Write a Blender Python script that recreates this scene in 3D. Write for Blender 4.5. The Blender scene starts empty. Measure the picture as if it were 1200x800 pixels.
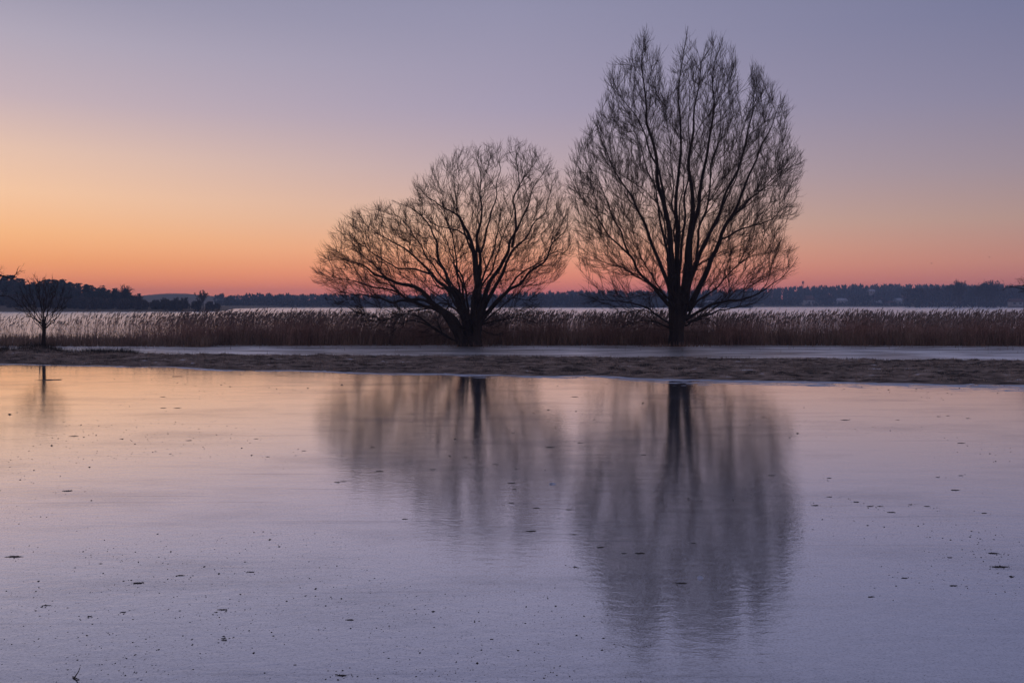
import bpy, math
import numpy as np

SC = bpy.context.scene
COL = SC.collection
CAMZ, F, HOR, CX = 2.6, 1000.0, 356.0, 600.0     # eye height, focal length and horizon measured on a 1200 x 800 photograph


def lin(c):
    """sRGB 0-255 to scene linear."""
    return tuple((v / 255 / 12.92) if v <= 10.3 else ((v / 255 + .055) / 1.055) ** 2.4 for v in c)


# ------------------------------------------------------------------ camera
cd = bpy.data.cameras.new('camera')
cd.sensor_width = 36.0
cd.lens = 30.0
cd.shift_y = -(400 - HOR) / 1200
cd.clip_start, cd.clip_end = 0.1, 8000
cam = bpy.data.objects.new('camera', cd)
cam.location = (0, 0, CAMZ)
cam.rotation_euler = (math.pi / 2, 0, 0)
COL.objects.link(cam)
SC.camera = cam

# ------------------------------------------------------------------ colour management
SC.render.engine = 'CYCLES'
SC.view_settings.view_transform = 'Standard'
SC.view_settings.look = 'None'
SC.view_settings.exposure = 0.0
SC.view_settings.gamma = 1.0
SC.view_settings.use_curve_mapping = False
SC.cycles.use_denoising = True
SC.cycles.max_bounces = 6
SC.cycles.volume_bounces = 1
SC.cycles.caustics_reflective = False

# ------------------------------------------------------------------ sky: dusk, the sun just below the horizon beyond the left edge
SUN_AZ = math.radians(-40)       # from +Y towards +X
SUN_EL = math.radians(-1.5)
W = bpy.data.worlds.new('World')
SC.world = W
W.use_nodes = True
nt = W.node_tree
N, LK = nt.nodes, nt.links
N.clear()
out = N.new('ShaderNodeOutputWorld')
bg = N.new('ShaderNodeBackground')
bg.inputs['Strength'].default_value = 1.0
bgn = N.new('ShaderNodeBackground')
bgn.inputs['Strength'].default_value = 0.05
nish = N.new('ShaderNodeTexSky')
nish.sky_type = 'NISHITA'
nish.sun_disc = False
nish.sun_elevation = SUN_EL
nish.sun_rotation = SUN_AZ
LK.new(nish.outputs[0], bgn.inputs[0])
addsh = N.new('ShaderNodeAddShader')
LK.new(bg.outputs[0], addsh.inputs[0])
LK.new(bgn.outputs[0], addsh.inputs[1])
LK.new(addsh.outputs[0], out.inputs[0])
tc = N.new('ShaderNodeTexCoord')
sep = N.new('ShaderNodeSeparateXYZ')
LK.new(tc.outputs['Generated'], sep.inputs[0])


def math_node(op, a, b=None, clamp=False):
    m = N.new('ShaderNodeMath')
    m.operation = op
    m.use_clamp = clamp
    for i, v in enumerate((a, b)):
        if v is None:
            continue
        if isinstance(v, (int, float)):
            m.inputs[i].default_value = v
        else:
            LK.new(v, m.inputs[i])
    return m.outputs[0]


elev = math_node('MULTIPLY', math_node('ARCSINE', sep.outputs[2]), 180 / math.pi)
h2 = math_node('SQRT', math_node('ADD', math_node('ADD', math_node('MULTIPLY', sep.outputs[0], sep.outputs[0]),
                                                  math_node('MULTIPLY', sep.outputs[1], sep.outputs[1])), 1e-6))
dot = math_node('ADD', math_node('MULTIPLY', sep.outputs[0], math.sin(SUN_AZ)), math_node('MULTIPLY', sep.outputs[1], math.cos(SUN_AZ)))
ang = math_node('MULTIPLY', math_node('ARCCOSINE', math_node('MINIMUM', math_node('MAXIMUM', math_node('DIVIDE', dot, h2), -1.0), 1.0)), 180 / math.pi)
EL_MAX = 90.0
tfac = math_node('POWER', math_node('DIVIDE', math_node('MAXIMUM', elev, 0.0), EL_MAX, clamp=True), 0.5)


def sky_ramp(stops):
    r = N.new('ShaderNodeValToRGB')
    el = r.color_ramp.elements
    while len(el) > 1:
        el.remove(el[-1])
    for i, (e, c) in enumerate(stops):
        p = math.sqrt(max(e, 0) / EL_MAX)
        s = el[0] if i == 0 else el.new(p)
        s.position = p
        s.color = (*lin(c), 1)
    LK.new(tfac, r.inputs[0])
    return r.outputs[0]


# four vertical slices of the twilight, by angle from the sun's azimuth
SKY = [
    (8, [(0, (255, 132, 96)), (1.2, (255, 148, 98)), (2.6, (255, 170, 108)), (4.2, (255, 188, 130)), (6.5, (250, 200, 160)), (9, (232, 194, 172)),
         (12, (198, 176, 182)), (15.5, (176, 166, 182)), (18, (156, 151, 172)), (26, (118, 118, 146)), (45, (112, 115, 144)), (90, (106, 112, 140))]),
    (40, [(0, (226, 108, 98)), (0.8, (244, 124, 102)), (2.0, (250, 150, 114)), (3.5, (243, 170, 134)), (5.5, (220, 176, 156)), (9, (190, 166, 172)),
          (13, (165, 154, 177)), (19, (146, 143, 170)), (26, (120, 121, 152)), (45, (112, 115, 144)), (90, (106, 112, 140))]),
    (71, [(0, (190, 98, 96)), (1.0, (200, 112, 102)), (2.5, (202, 136, 116)), (5, (182, 148, 138)), (8, (158, 141, 152)), (12, (136, 131, 157)),
          (17, (118, 120, 152)), (26, (108, 112, 144)), (45, (108, 112, 142)), (90, (106, 112, 140))]),
    (180, [(0, (130, 114, 134)), (5, (160, 136, 150)), (10, (154, 138, 158)), (20, (126, 124, 154)), (45, (108, 112, 142)), (90, (106, 112, 140))]),
]
prev = sky_ramp(SKY[0][1])
for i in range(1, len(SKY)):
    mr = N.new('ShaderNodeMapRange')
    mr.interpolation_type = 'SMOOTHSTEP' if i == 3 else 'LINEAR'
    LK.new(ang, mr.inputs[0])
    mr.inputs[1].default_value = SKY[i - 1][0]
    mr.inputs[2].default_value = SKY[i][0]
    mx = N.new('ShaderNodeMix')
    mx.data_type = 'RGBA'
    LK.new(mr.outputs[0], mx.inputs[0])
    LK.new(prev, mx.inputs[6])
    LK.new(sky_ramp(SKY[i][1]), mx.inputs[7])
    prev = mx.outputs[2]
LK.new(prev, bg.inputs[0])

# what is left of the sun: a faint, very soft warm light from the bright end of the horizon
sl = bpy.data.lights.new('sun', 'SUN')
sl.energy = 0.06
sl.angle = math.radians(12)
sl.color = (1.0, 0.62, 0.36)
sun = bpy.data.objects.new('sun', sl)
sun.rotation_euler = (math.radians(88), 0, -SUN_AZ + math.pi)
COL.objects.link(sun)


# ------------------------------------------------------------------ helpers
def P(px, py, Y):
    return np.array([(px - CX) / F * Y, Y, CAMZ + (HOR - py) / F * Y])


def on_ice(px, py, z=0.0):
    Y = (CAMZ - z) * F / (py - HOR)
    return np.array([(px - CX) / F * Y, Y, z])


def link(o, parent=None):
    COL.objects.link(o)
    if parent is not None:
        o.parent = parent
    return o


def tag(o, label=None, cat=None, group=None, kind=None):
    if label:
        o['label'] = label
    if cat:
        o['category'] = cat
    if group:
        o['group'] = group
    if kind:
        o['kind'] = kind
    return o


def mesh_from(name, V, FA, mat=None, smooth=True):
    """V (n,3); FA: list of face arrays (m,3) or (m,4)."""
    me = bpy.data.meshes.new(name)
    V = np.asarray(V, np.float32)
    FA = [np.asarray(f, np.int32) for f in FA if len(f)]
    loops = np.concatenate([f.ravel() for f in FA])
    sizes = np.concatenate([np.full(len(f), f.shape[1], np.int32) for f in FA])
    starts = np.concatenate([[0], np.cumsum(sizes)[:-1]]).astype(np.int32)
    me.vertices.add(len(V))
    me.vertices.foreach_set('co', V.ravel())
    me.loops.add(len(loops))
    me.loops.foreach_set('vertex_index', loops)
    me.polygons.add(len(sizes))
    me.polygons.foreach_set('loop_start', starts)
    if smooth:
        me.polygons.foreach_set('use_smooth', np.ones(len(sizes), bool))
    me.update(calc_edges=True)
    if mat:
        me.materials.append(mat)
    return me


def obj(name, V, FA, mat, parent=None, smooth=True):
    return link(bpy.data.objects.new(name, mesh_from(name, V, FA, mat, smooth)), parent)


def empty(name, loc=(0, 0, 0), rz=0.0):
    o = bpy.data.objects.new(name, None)
    o.location = [float(v) for v in loc]
    o.rotation_euler.z = rz
    o.empty_display_size = 0.3
    return link(o)


def kids(o):
    return [c for c in COL.objects if c.parent == o]


def copy_tree(o, parent=None, table=None):
    c = o.copy()
    COL.objects.link(c)
    if parent is not None:
        c.parent = parent
    for ch in list(o.children):
        copy_tree(ch, c)
    return c


class MB:
    """collects vertices and faces for one mesh"""
    def __init__(s):
        s.V, s.F3, s.F4, s.n = [], [], [], 0

    def add(s, V, F3=None, F4=None):
        V = np.asarray(V, float).reshape(-1, 3)
        if F3 is not None and len(F3):
            s.F3.append(np.asarray(F3) + s.n)
        if F4 is not None and len(F4):
            s.F4.append(np.asarray(F4) + s.n)
        s.V.append(V)
        s.n += len(V)
        return s

    def box(s, c, d, rz=0.0):
        c, d = np.asarray(c, float), np.asarray(d, float) / 2
        v = np.array([[x, y, z] for x in (-1, 1) for y in (-1, 1) for z in (-1, 1)]) * d
        ca, sa = math.cos(rz), math.sin(rz)
        v = np.stack([v[:, 0] * ca - v[:, 1] * sa, v[:, 0] * sa + v[:, 1] * ca, v[:, 2]], 1) + c
        return s.add(v, F4=[(0, 1, 3, 2), (4, 6, 7, 5), (0, 4, 5, 1), (2, 3, 7, 6), (0, 2, 6, 4), (1, 5, 7, 3)])

    def tubes(s, Pn, Rn, sides):
        V, Fq = tubes(Pn, Rn, sides)
        return s.add(V, F4=Fq)

    def build(s, name, mat, parent=None, smooth=True):
        FA = []
        if s.F3:
            FA.append(np.concatenate(s.F3))
        if s.F4:
            FA.append(np.concatenate(s.F4))
        return obj(name, np.concatenate(s.V), FA, mat, parent, smooth)


def unit(v):
    return v / np.maximum(np.linalg.norm(v, axis=-1, keepdims=True), 1e-9)


def tubes(Pn, Rn, sides):
    """Pn (T,n,3) centre lines, Rn (T,n) radii -> verts, quads"""
    Pn, Rn = np.asarray(Pn, float), np.asarray(Rn, float)
    T, n, _ = Pn.shape
    t = unit(np.gradient(Pn, axis=1))
    mt = unit(t.mean(1))
    ref = np.where(np.abs(mt[:, 2:3]) > 0.8, np.array([[1., 0, 0]]), np.array([[0., 0, 1]]))[:, None, :]
    u = unit(np.cross(t, np.broadcast_to(ref, t.shape)))
    v = np.cross(t, u)
    a = np.arange(sides) * 2 * math.pi / sides
    ring = u[:, :, None, :] * np.cos(a)[None, None, :, None] + v[:, :, None, :] * np.sin(a)[None, None, :, None]
    V = Pn[:, :, None, :] + ring * Rn[:, :, None, None]
    idx = np.arange(T * n * sides).reshape(T, n, sides)
    A = idx[:, :-1, :]
    B = np.roll(A, -1, axis=2)
    C = idx[:, 1:, :]
    D = np.roll(C, -1, axis=2)
    return V.reshape(-1, 3), np.stack([A, B, D, C], -1).reshape(-1, 4)


def resample(pts, n):
    """Catmull-Rom through the points, n samples evenly along the length"""
    p = np.asarray(pts, float)
    if len(p) == 2:
        p = np.array([p[0], (p[0] + p[1]) / 2, p[1]])
    q = np.vstack([2 * p[0] - p[1], p, 2 * p[-1] - p[-2]])
    outp = []
    for i in range(1, len(q) - 2):
        a, b, c, d = q[i - 1], q[i], q[i + 1], q[i + 2]
        for t in np.linspace(0, 1, 12, endpoint=False):
            outp.append(.5 * ((2 * b) + (c - a) * t + (2 * a - 5 * b + 4 * c - d) * t * t + (3 * b - a - 3 * c + d) * t ** 3))
    outp.append(q[-2])
    o = np.array(outp)
    s = np.concatenate([[0], np.cumsum(np.linalg.norm(np.diff(o, axis=0), axis=1))])
    ss = np.linspace(0, s[-1], n)
    return np.stack([np.interp(ss, s, o[:, k]) for k in range(3)], 1)


def vnoise(x, y, seed=0):
    """smooth 2-D value noise, 0..1"""
    xi, yi = np.floor(x).astype(np.int64), np.floor(y).astype(np.int64)
    xf, yf = x - xi, y - yi

    def hsh(a, b):
        h = (a * 374761393 + b * 668265263 + seed * 1442695041) & 0xffffffff
        h = ((h ^ (h >> 13)) * 1274126177) & 0xffffffff
        return ((h ^ (h >> 16)) & 0xffff) / 65535.0
    u, v = xf * xf * (3 - 2 * xf), yf * yf * (3 - 2 * yf)
    return (hsh(xi, yi) * (1 - u) + hsh(xi + 1, yi) * u) * (1 - v) + (hsh(xi, yi + 1) * (1 - u) + hsh(xi + 1, yi + 1) * u) * v


def fbm(x, y, seed=0, o=4):
    s, a, t = 0, 1.0, 0
    for i in range(o):
        s = s + a * vnoise(x * 2 ** i, y * 2 ** i, seed + i * 17)
        t += a
        a *= .5
    return s / t


# ------------------------------------------------------------------ materials
def new_mat(name):
    m = bpy.data.materials.new(name)
    m.use_nodes = True
    b = m.node_tree.nodes['Principled BSDF']
    return m, m.node_tree, b


def noise_mat(name, c1, c2, scale, rough=0.9, bump=0.0, bscale=None, stretch=(1, 1, 1), bdist=0.02, spec=0.2, lo=0.35, hi=0.65):
    m, t, b = new_mat(name)
    n = t.nodes
    co = n.new('ShaderNodeTexCoord')
    mp = n.new('ShaderNodeMapping')
    mp.inputs['Scale'].default_value = stretch
    t.links.new(co.outputs['Object'], mp.inputs[0])
    nz = n.new('ShaderNodeTexNoise')
    nz.inputs['Scale'].default_value = scale
    nz.inputs['Detail'].default_value = 6
    t.links.new(mp.outputs[0], nz.inputs['Vector'])
    r = n.new('ShaderNodeValToRGB')
    r.color_ramp.elements[0].position, r.color_ramp.elements[1].position = lo, hi
    r.color_ramp.elements[0].color, r.color_ramp.elements[1].color = (*c1, 1), (*c2, 1)
    t.links.new(nz.outputs['Fac'], r.inputs[0])
    t.links.new(r.outputs[0], b.inputs['Base Color'])
    b.inputs['Roughness'].default_value = rough
    b.inputs['Specular IOR Level'].default_value = spec
    if bump:
        nb = n.new('ShaderNodeTexNoise')
        nb.inputs['Scale'].default_value = bscale or scale * 3
        nb.inputs['Detail'].default_value = 5
        t.links.new(mp.outputs[0], nb.inputs['Vector'])
        bp = n.new('ShaderNodeBump')
        bp.inputs['Strength'].default_value = bump
        bp.inputs['Distance'].default_value = bdist
        t.links.new(nb.outputs['Fac'], bp.inputs['Height'])
        t.links.new(bp.outputs[0], b.inputs['Normal'])
    return m


BARK = noise_mat('bark', (.022, .016, .014), (.060, .045, .036), 3.0, bump=.8, bscale=14, stretch=(1, 1, .18), bdist=.05)
TWIG = noise_mat('twig_bark', (.035, .024, .018), (.075, .050, .034), 2.0)
FARBARK = noise_mat('far_bark', (.05, .04, .035), (.09, .07, .06), .5)
PINE = noise_mat('pine_needles', (.022, .034, .022), (.045, .062, .035), .35)
FARWOOD = noise_mat('far_wood_mix', (.045, .045, .038), (.085, .072, .058), .05)
FARGRASS = noise_mat('far_meadow', (.12, .09, .06), (.20, .15, .10), .08)
REED = noise_mat('dry_reed', (.28, .155, .118), (.54, .34, .26), .9)
PLUME = noise_mat('reed_plume', (.16, .12, .10), (.34, .26, .22), 2.0)
SEDGE = noise_mat('dry_sedge', (.17, .11, .08), (.36, .25, .18), .7)
DEADGRASS = noise_mat('dead_grass', (.14, .10, .075), (.50, .38, .29), 1.3, stretch=(.5, 1, 1))
DARKGRASS = noise_mat('dark_grass', (.025, .021, .018), (.06, .05, .04), 2.0)
DEBRIS = noise_mat('wet_debris', (.02, .018, .018), (.085, .072, .062), 14, rough=.7, bump=.5, bscale=40)
WHITEWALL = noise_mat('pale_render', (.30, .29, .29), (.42, .41, .40), .8)
ROOF = noise_mat('roof_tile', (.10, .055, .045), (.17, .09, .07), 2.0)
SNOWROOF = noise_mat('frosted_roof', (.34, .34, .37), (.48, .48, .52), 1.0)
WINDOW = noise_mat('window_glass', (.02, .025, .03), (.035, .04, .05), 1.0, rough=.1, spec=.5)
METAL = noise_mat('dark_metal', (.06, .06, .065), (.10, .10, .10), 4.0, rough=.5)
FEATHER = noise_mat('dark_feather', (.05, .045, .045), (.10, .09, .09), 6.0)
STAKE = noise_mat('weathered_wood', (.09, .07, .055), (.17, .14, .11), 5.0, stretch=(1, 1, .2))


def ice_material():
    """wind-rippled lake ice with a thin frost bloom: mostly mirror-like, blurred by fine relief"""
    m = bpy.data.materials.new('flood_ice')
    m.use_nodes = True
    t = m.node_tree
    n, L = t.nodes, t.links
    n.clear()
    o = n.new('ShaderNodeOutputMaterial')
    co = n.new('ShaderNodeTexCoord')

    def noise(scale, stretch, detail=4, rough=.55, dist=0.0):
        mp = n.new('ShaderNodeMapping')
        mp.inputs['Scale'].default_value = stretch
        L.new(co.outputs['Object'], mp.inputs[0])
        z = n.new('ShaderNodeTexNoise')
        z.inputs['Scale'].default_value = scale
        z.inputs['Detail'].default_value = detail
        z.inputs['Roughness'].default_value = rough
        z.inputs['Distortion'].default_value = dist
        L.new(mp.outputs[0], z.inputs['Vector'])
        return z.outputs['Fac']

    def rng(v, a, b, c, d):
        r = n.new('ShaderNodeMapRange')
        r.inputs[1].default_value, r.inputs[2].default_value = a, b
        r.inputs[3].default_value, r.inputs[4].default_value = c, d
        L.new(v, r.inputs[0])
        return r.outputs[0]

    def mth(op, a, b):
        r = n.new('ShaderNodeMath')
        r.operation = op
        for i, v in enumerate((a, b)):
            if isinstance(v, (int, float)):
                r.inputs[i].default_value = v
            else:
                L.new(v, r.inputs[i])
        return r.outputs[0]
    ripple = noise(5.0, (1, 1.7, 1), 4, .55, .6)       # frozen wavelets
    fine = noise(34, (1, 1.25, 1), 3, .62)
    grain = noise(120, (1, 1.2, 1), 2, .6)
    speck = noise(46, (1, 1.15, 1), 3, .7)
    scratch = noise(1.3, (.10, 3.2, 1), 6, .7, .4)
    patch = noise(.22, (1, 2.2, 1), 5, .6)
    streak = noise(.6, (.6, 2.6, 1), 5, .65)
    frost = noise(9, (1, 2.0, 1), 6, .7)
    # coarse wavelets, fine ripples, frost grain: three bumps in a chain
    hgt = mth('ADD', mth('ADD', mth('MULTIPLY', ripple, .0020), mth('MULTIPLY', fine, .00038)), mth('MULTIPLY', grain, .00006))
    bp = n.new('ShaderNodeBump')
    bp.inputs['Strength'].default_value = 1.0
    bp.inputs['Distance'].default_value = 1.0
    L.new(hgt, bp.inputs['Height'])
    rough = mth('ADD', rng(patch, .35, .65, .035, .06), rng(frost, .55, .8, 0.0, .04))
    gl = n.new('ShaderNodeBsdfGlossy')
    gl.distribution = 'MULTI_GGX'
    gl.inputs['Color'].default_value = (.97, .96, .98, 1)
    L.new(rough, gl.inputs['Roughness'])
    L.new(bp.outputs[0], gl.inputs['Normal'])
    df = n.new('ShaderNodeBsdfDiffuse')
    L.new(bp.outputs[0], df.inputs['Normal'])
    cr = n.new('ShaderNodeValToRGB')
    cr.color_ramp.elements[0].position, cr.color_ramp.elements[1].position = .42, .72
    cr.color_ramp.elements[0].color = (.12, .125, .14, 1)
    cr.color_ramp.elements[1].color = (.46, .47, .51, 1)
    L.new(frost, cr.inputs[0])
    L.new(cr.outputs[0], df.inputs['Color'])
    fr = n.new('ShaderNodeFresnel')
    fr.inputs['IOR'].default_value = 1.6
    fac = mth('SUBTRACT', mth('ADD', rng(fr.outputs[0], .05, .6, .70, .97), 0.0), mth('ADD', rng(streak, .52, .8, 0, .12), mth('ADD', rng(scratch, .60, .70, 0, .18), mth('ADD', rng(speck, .50, .72, 0, .36), rng(patch, .50, .68, 0, .16)))))
    mx = n.new('ShaderNodeMixShader')
    L.new(fac, mx.inputs[0])
    L.new(df.outputs[0], mx.inputs[1])
    L.new(gl.outputs[0], mx.inputs[2])
    L.new(mx.outputs[0], o.inputs[0])
    return m


ICE = ice_material()


def simple_ice(name, col, rough, facv, bump):
    m, t, b = new_mat(name)
    n = t.nodes
    co = n.new('ShaderNodeTexCoord')
    mp = n.new('ShaderNodeMapping')
    mp.inputs['Scale'].default_value = (.3, 1, 1)
    t.links.new(co.outputs['Object'], mp.inputs[0])
    z = n.new('ShaderNodeTexNoise')
    z.inputs['Scale'].default_value = .35
    z.inputs['Detail'].default_value = 6
    t.links.new(mp.outputs[0], z.inputs['Vector'])
    r = n.new('ShaderNodeValToRGB')
    r.color_ramp.elements[0].position, r.color_ramp.elements[1].position = .35, .65
    r.color_ramp.elements[0].color = (*[c * .75 for c in col], 1)
    r.color_ramp.elements[1].color = (*col, 1)
    t.links.new(z.outputs['Fac'], r.inputs[0])
    t.links.new(r.outputs[0], b.inputs['Base Color'])
    b.inputs['Roughness'].default_value = rough
    b.inputs['Metallic'].default_value = facv
    bp = n.new('ShaderNodeBump')
    bp.inputs['Strength'].default_value = bump
    bp.inputs['Distance'].default_value = .05
    z2 = n.new('ShaderNodeTexNoise')
    z2.inputs['Scale'].default_value = 8
    t.links.new(co.outputs['Object'], z2.inputs['Vector'])
    t.links.new(z2.outputs['Fac'], bp.inputs['Height'])
    t.links.new(bp.outputs[0], b.inputs['Normal'])
    return m


LAKE = simple_ice('lake_ice', (.94, .92, .93), .26, .7, .06)
CHANNEL = simple_ice('channel_ice', (.96, .95, .95), .40, .85, .04)
_t = CHANNEL.node_tree
_g = _t.nodes.new('ShaderNodeBsdfGlossy')
_g.distribution = 'MULTI_GGX'
_g.inputs['Roughness'].default_value = .09
_g.inputs['Color'].default_value = (.97, .96, .98, 1)
_m = _t.nodes.new('ShaderNodeMixShader')
_n = _t.nodes.new('ShaderNodeTexNoise')
_n.inputs['Scale'].default_value = .8
_n.inputs['Detail'].default_value = 6
_t.links.new([q for q in _t.nodes if q.type == 'MAPPING'][0].outputs[0], _n.inputs['Vector'])
_r = _t.nodes.new('ShaderNodeMapRange')
_r.inputs[1].default_value, _r.inputs[2].default_value, _r.inputs[3].default_value, _r.inputs[4].default_value = .42, .62, .04, .6
_t.links.new(_n.outputs['Fac'], _r.inputs[0])
_t.links.new(_r.outputs[0], _m.inputs[0])
_o = [q for q in _t.nodes if q.type == 'OUTPUT_MATERIAL'][0]
_t.links.new(_t.nodes['Principled BSDF'].outputs[0], _m.inputs[1])
_t.links.new(_g.outputs[0], _m.inputs[2])
_t.links.new(_m.outputs[0], _o.inputs[0])
FROST = noise_mat('shore_frost', (.28, .31, .38), (.62, .66, .76), 3.0, rough=.5, bump=.6, bscale=25, stretch=(.4, 1.4, 1), spec=.5)
BANKM = noise_mat('bank_turf', (.045, .034, .027), (.36, .27, .21), 2.6, bump=1.0, bscale=9, stretch=(.45, 1.3, 1), bdist=.06, lo=.38, hi=.66)
_e = [q for q in BANKM.node_tree.nodes if q.type == 'VALTORGB'][0].color_ramp.elements.new(.74)
_e.color = (.56, .55, .58, 1)          # hoar frost caught on the highest tufts
MUD = noise_mat('ground_soil', (.05, .045, .04), (.09, .08, .07), .4)

rng = np.random.default_rng(11)

# ------------------------------------------------------------------ setting: ground, ice, lake, bank, far shore
def sheet(name, x0, x1, y0, y1, z, mat, nx=1, ny=1):
    xs, ys = np.linspace(x0, x1, nx + 1), np.linspace(y0, y1, ny + 1)
    X, Y = np.meshgrid(xs, ys)
    V = np.stack([X, Y, np.full_like(X, z)], -1).reshape(-1, 3)
    i = np.arange((nx + 1) * (ny + 1)).reshape(ny + 1, nx + 1)
    Fq = np.stack([i[:-1, :-1], i[:-1, 1:], i[1:, 1:], i[1:, :-1]], -1).reshape(-1, 4)
    return obj(name, V, [Fq], mat)


tag(sheet('ground', -1700, 1700, -120, 1950, -0.6, MUD), kind='structure')
tag(sheet('ice', -160, 160, -100, 36.5, 0.0, ICE, 8, 8), kind='structure')
tag(sheet('frozen_channel', -160, 160, 36.5, 64, 0.0, CHANNEL, 8, 8), kind='structure')
tag(sheet('lake', -1500, 1500, 64, 1500, 0.0, LAKE, 12, 12), kind='structure')


def bank_front(x):
    return 31.0 - .24 * x + .0012 * x * x + (fbm(x * .35, x * 0 + 3, 5) - .5) * 1.6


def bank_back(x):
    return 40.2 - .11 * x + (fbm(x * .25, x * 0 + 9, 8) - .5) * 1.6


MOUNDS = [(-23.9, 43.3, 1.25, .34), (-26.2, 43.4, .7, .22), (-21.0, 43.0, .9, .14), (-19.3, 42.6, .8, .10)]


def bank_height(x, y):
    yf, yb = bank_front(x), bank_back(x)
    s = (y - yf)
    e = (yb - y)
    h = .17 * np.clip(s / 2.2, -1, 1) * np.clip(e / .9, -1, 1)
    h = np.where((s < 0) | (e < 0), -.25 * np.clip(np.minimum(np.abs(s), np.abs(e)) / 1.0, 0, 1) - .02, h)
    ins = np.clip(np.minimum(s / 1.2, e / .6), 0, 1)
    h = h + ins * (  .15 * (fbm(x * 1.1, y * 2.2, 21) - .5) + .17 * (fbm(x * 4.5, y * 6, 22, 3) - .5))
    for mx_, my_, mr_, mh_ in MOUNDS:
        d2 = ((x - mx_) / 1.5) ** 2 + (y - my_) ** 2
        h = h + (mh_ + .2) * np.exp(-d2 / mr_ ** 2 * 1.4) * (.8 + .4 * vnoise(x * 5, y * 5, 77))
    return h


xs = np.arange(-40, 34, .15)
ts = np.linspace(0, 1, 120)
X = np.repeat(xs[None, :], len(ts), 0)
Yf, Yb = bank_front(xs) - 1.2, bank_back(xs) + 2.6
Yg = Yf[None, :] + (Yb - Yf)[None, :] * ts[:, None]
Z = bank_height(X, Yg)
idx = np.arange(X.size).reshape(X.shape)
bank = obj('grass_bank', np.stack([X, Yg, Z], -1).reshape(-1, 3),
           [np.stack([idx[:-1, :-1], idx[:-1, 1:], idx[1:, 1:], idx[1:, :-1]], -1).reshape(-1, 4)], BANKM)
tag(bank, kind='structure')


def blades(pos, hgt, wid, lean, seed, curve=.5, n=3):
    """curved tapering grass blades as strips with a folded cross-section; pos (k,3)"""
    r = np.random.default_rng(seed)
    k = len(pos)
    az = r.uniform(0, 2 * math.pi, k)
    out_dir = np.stack([np.cos(az), np.sin(az), np.zeros(k)], 1)
    side = np.stack([-np.sin(az + r.normal(0, .6, k)), np.cos(az), np.zeros(k)], 1)
    ln = r.uniform(.3, 1, k) * lean
    V = []
    for j in range(n):
        t = j / (n - 1)
        c = pos + out_dir * (hgt * ln * (t * (1 - curve) + curve * t * t))[:, None] + np.array([0, 0, 1.0]) * (hgt * t * np.sqrt(np.maximum(.05, 1 - (ln * t) ** 2 * .8)))[:, None]
        w = (wid * (1 - .92 * t))[:, None] / 2
        V += [c - side * w, c + side * w]
    V = np.stack(V, 1)
    b = np.arange(k)[:, None] * (2 * n)
    Fq = np.concatenate([b + np.array([[2 * j, 2 * j + 1, 2 * j + 3, 2 * j + 2]]) for j in range(n - 1)])
    return V.reshape(-1, 3), Fq


# matted dead grass on the bank
k = 90000
gx = rng.uniform(-36, 30, k)
gs = rng.uniform(0.015, .995, k)
gy = bank_front(gx) + (bank_back(gx) - bank_front(gx)) * gs
keep = rng.random(k) < np.clip(1.6 * fbm(gx * .9, gy * 2, 31) - .3, .08, 1)
gx, gy = gx[keep], gy[keep]
gz = bank_height(gx, gy) - .01
V, Fq = blades(np.stack([gx, gy, gz], 1), rng.uniform(.04, .15, len(gx)), rng.uniform(.008, .022, len(gx)), .93, 3, .55)
tag(obj('dead_grass', V, [Fq], DEADGRASS), kind='stuff')
# darker upright tufts: round the young tree and along the back edge
tp, th = [], []
for mx_, my_, mr_, mh_ in MOUNDS:
    q = int(1700 * mr_)
    a = rng.normal(0, mr_ * .75, (q, 2)) * np.array([1.25, .7])
    tp.append(np.stack([mx_ + a[:, 0], my_ + a[:, 1]], 1))
    th.append(rng.uniform(.10, .38, q) * (1.1 if mr_ > 1 else .9))
q = 900
tx = rng.uniform(-28, -15, q)
tp.append(np.stack([tx, bank_back(tx) + rng.normal(-.1, .35, q)], 1))
th.append(rng.uniform(.05, .25, q))
for _ in range(150):
    cx_ = rng.uniform(-34, 28)
    cy_ = bank_back(np.array([cx_]))[0] - rng.exponential(.7)
    a = rng.normal(0, .16, (26, 2)) * np.array([1.5, 1])
    tp.append(np.array([cx_, cy_]) + a)
    th.append(rng.uniform(.05, .17, 26))
tp, th = np.concatenate(tp), np.concatenate(th)
V, Fq = blades(np.column_stack([tp, bank_height(tp[:, 0], tp[:, 1]) - .02]), th, rng.uniform(.008, .016, len(th)), .6, 4, .6)
tag(obj('grass_tufts', V, [Fq], DARKGRASS), kind='stuff')

# frosty rim along the front of the bank: a thin crust that breaks up into streaks away from the shore
xs = np.arange(-33, 25, .11)
ss = np.linspace(-.5, 4.2, 70)
X, S = np.meshgrid(xs, ss)
wide = np.interp(X, [-34, -16, -4, 6, 26], [.25, .35, .7, 1.5, 2.4])
Yg = bank_front(X) - S
n1 = fbm(X * .9 + S * .25, S * 5.0, 141, 5)
n2 = fbm(X * 4.0, S * 9.0, 142, 3)
Z = .030 * (.62 * n1 + .38 * n2 - .34 - .24 * np.clip(S, 0, 9) / wide)
Z = np.clip(Z, -.02, .014)
idx = np.arange(X.size).reshape(X.shape)
tag(obj('shore_frost', np.stack([X, Yg, Z], -1).reshape(-1, 3),
        [np.stack([idx[:-1, :-1], idx[1:, :-1], idx[1:, 1:], idx[:-1, 1:]], -1).reshape(-1, 4)], FROST), kind='stuff')


# far shore terrain
def shore(px):
    return np.interp(px, [-600, 170, 235, 262, 275, 330, 620, 860, 900, 1050, 1800], [275, 280, 290, 305, 470, 560, 560, 620, 700, 715, 690])


TX = np.linspace(-1450, 1450, 260)


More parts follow.
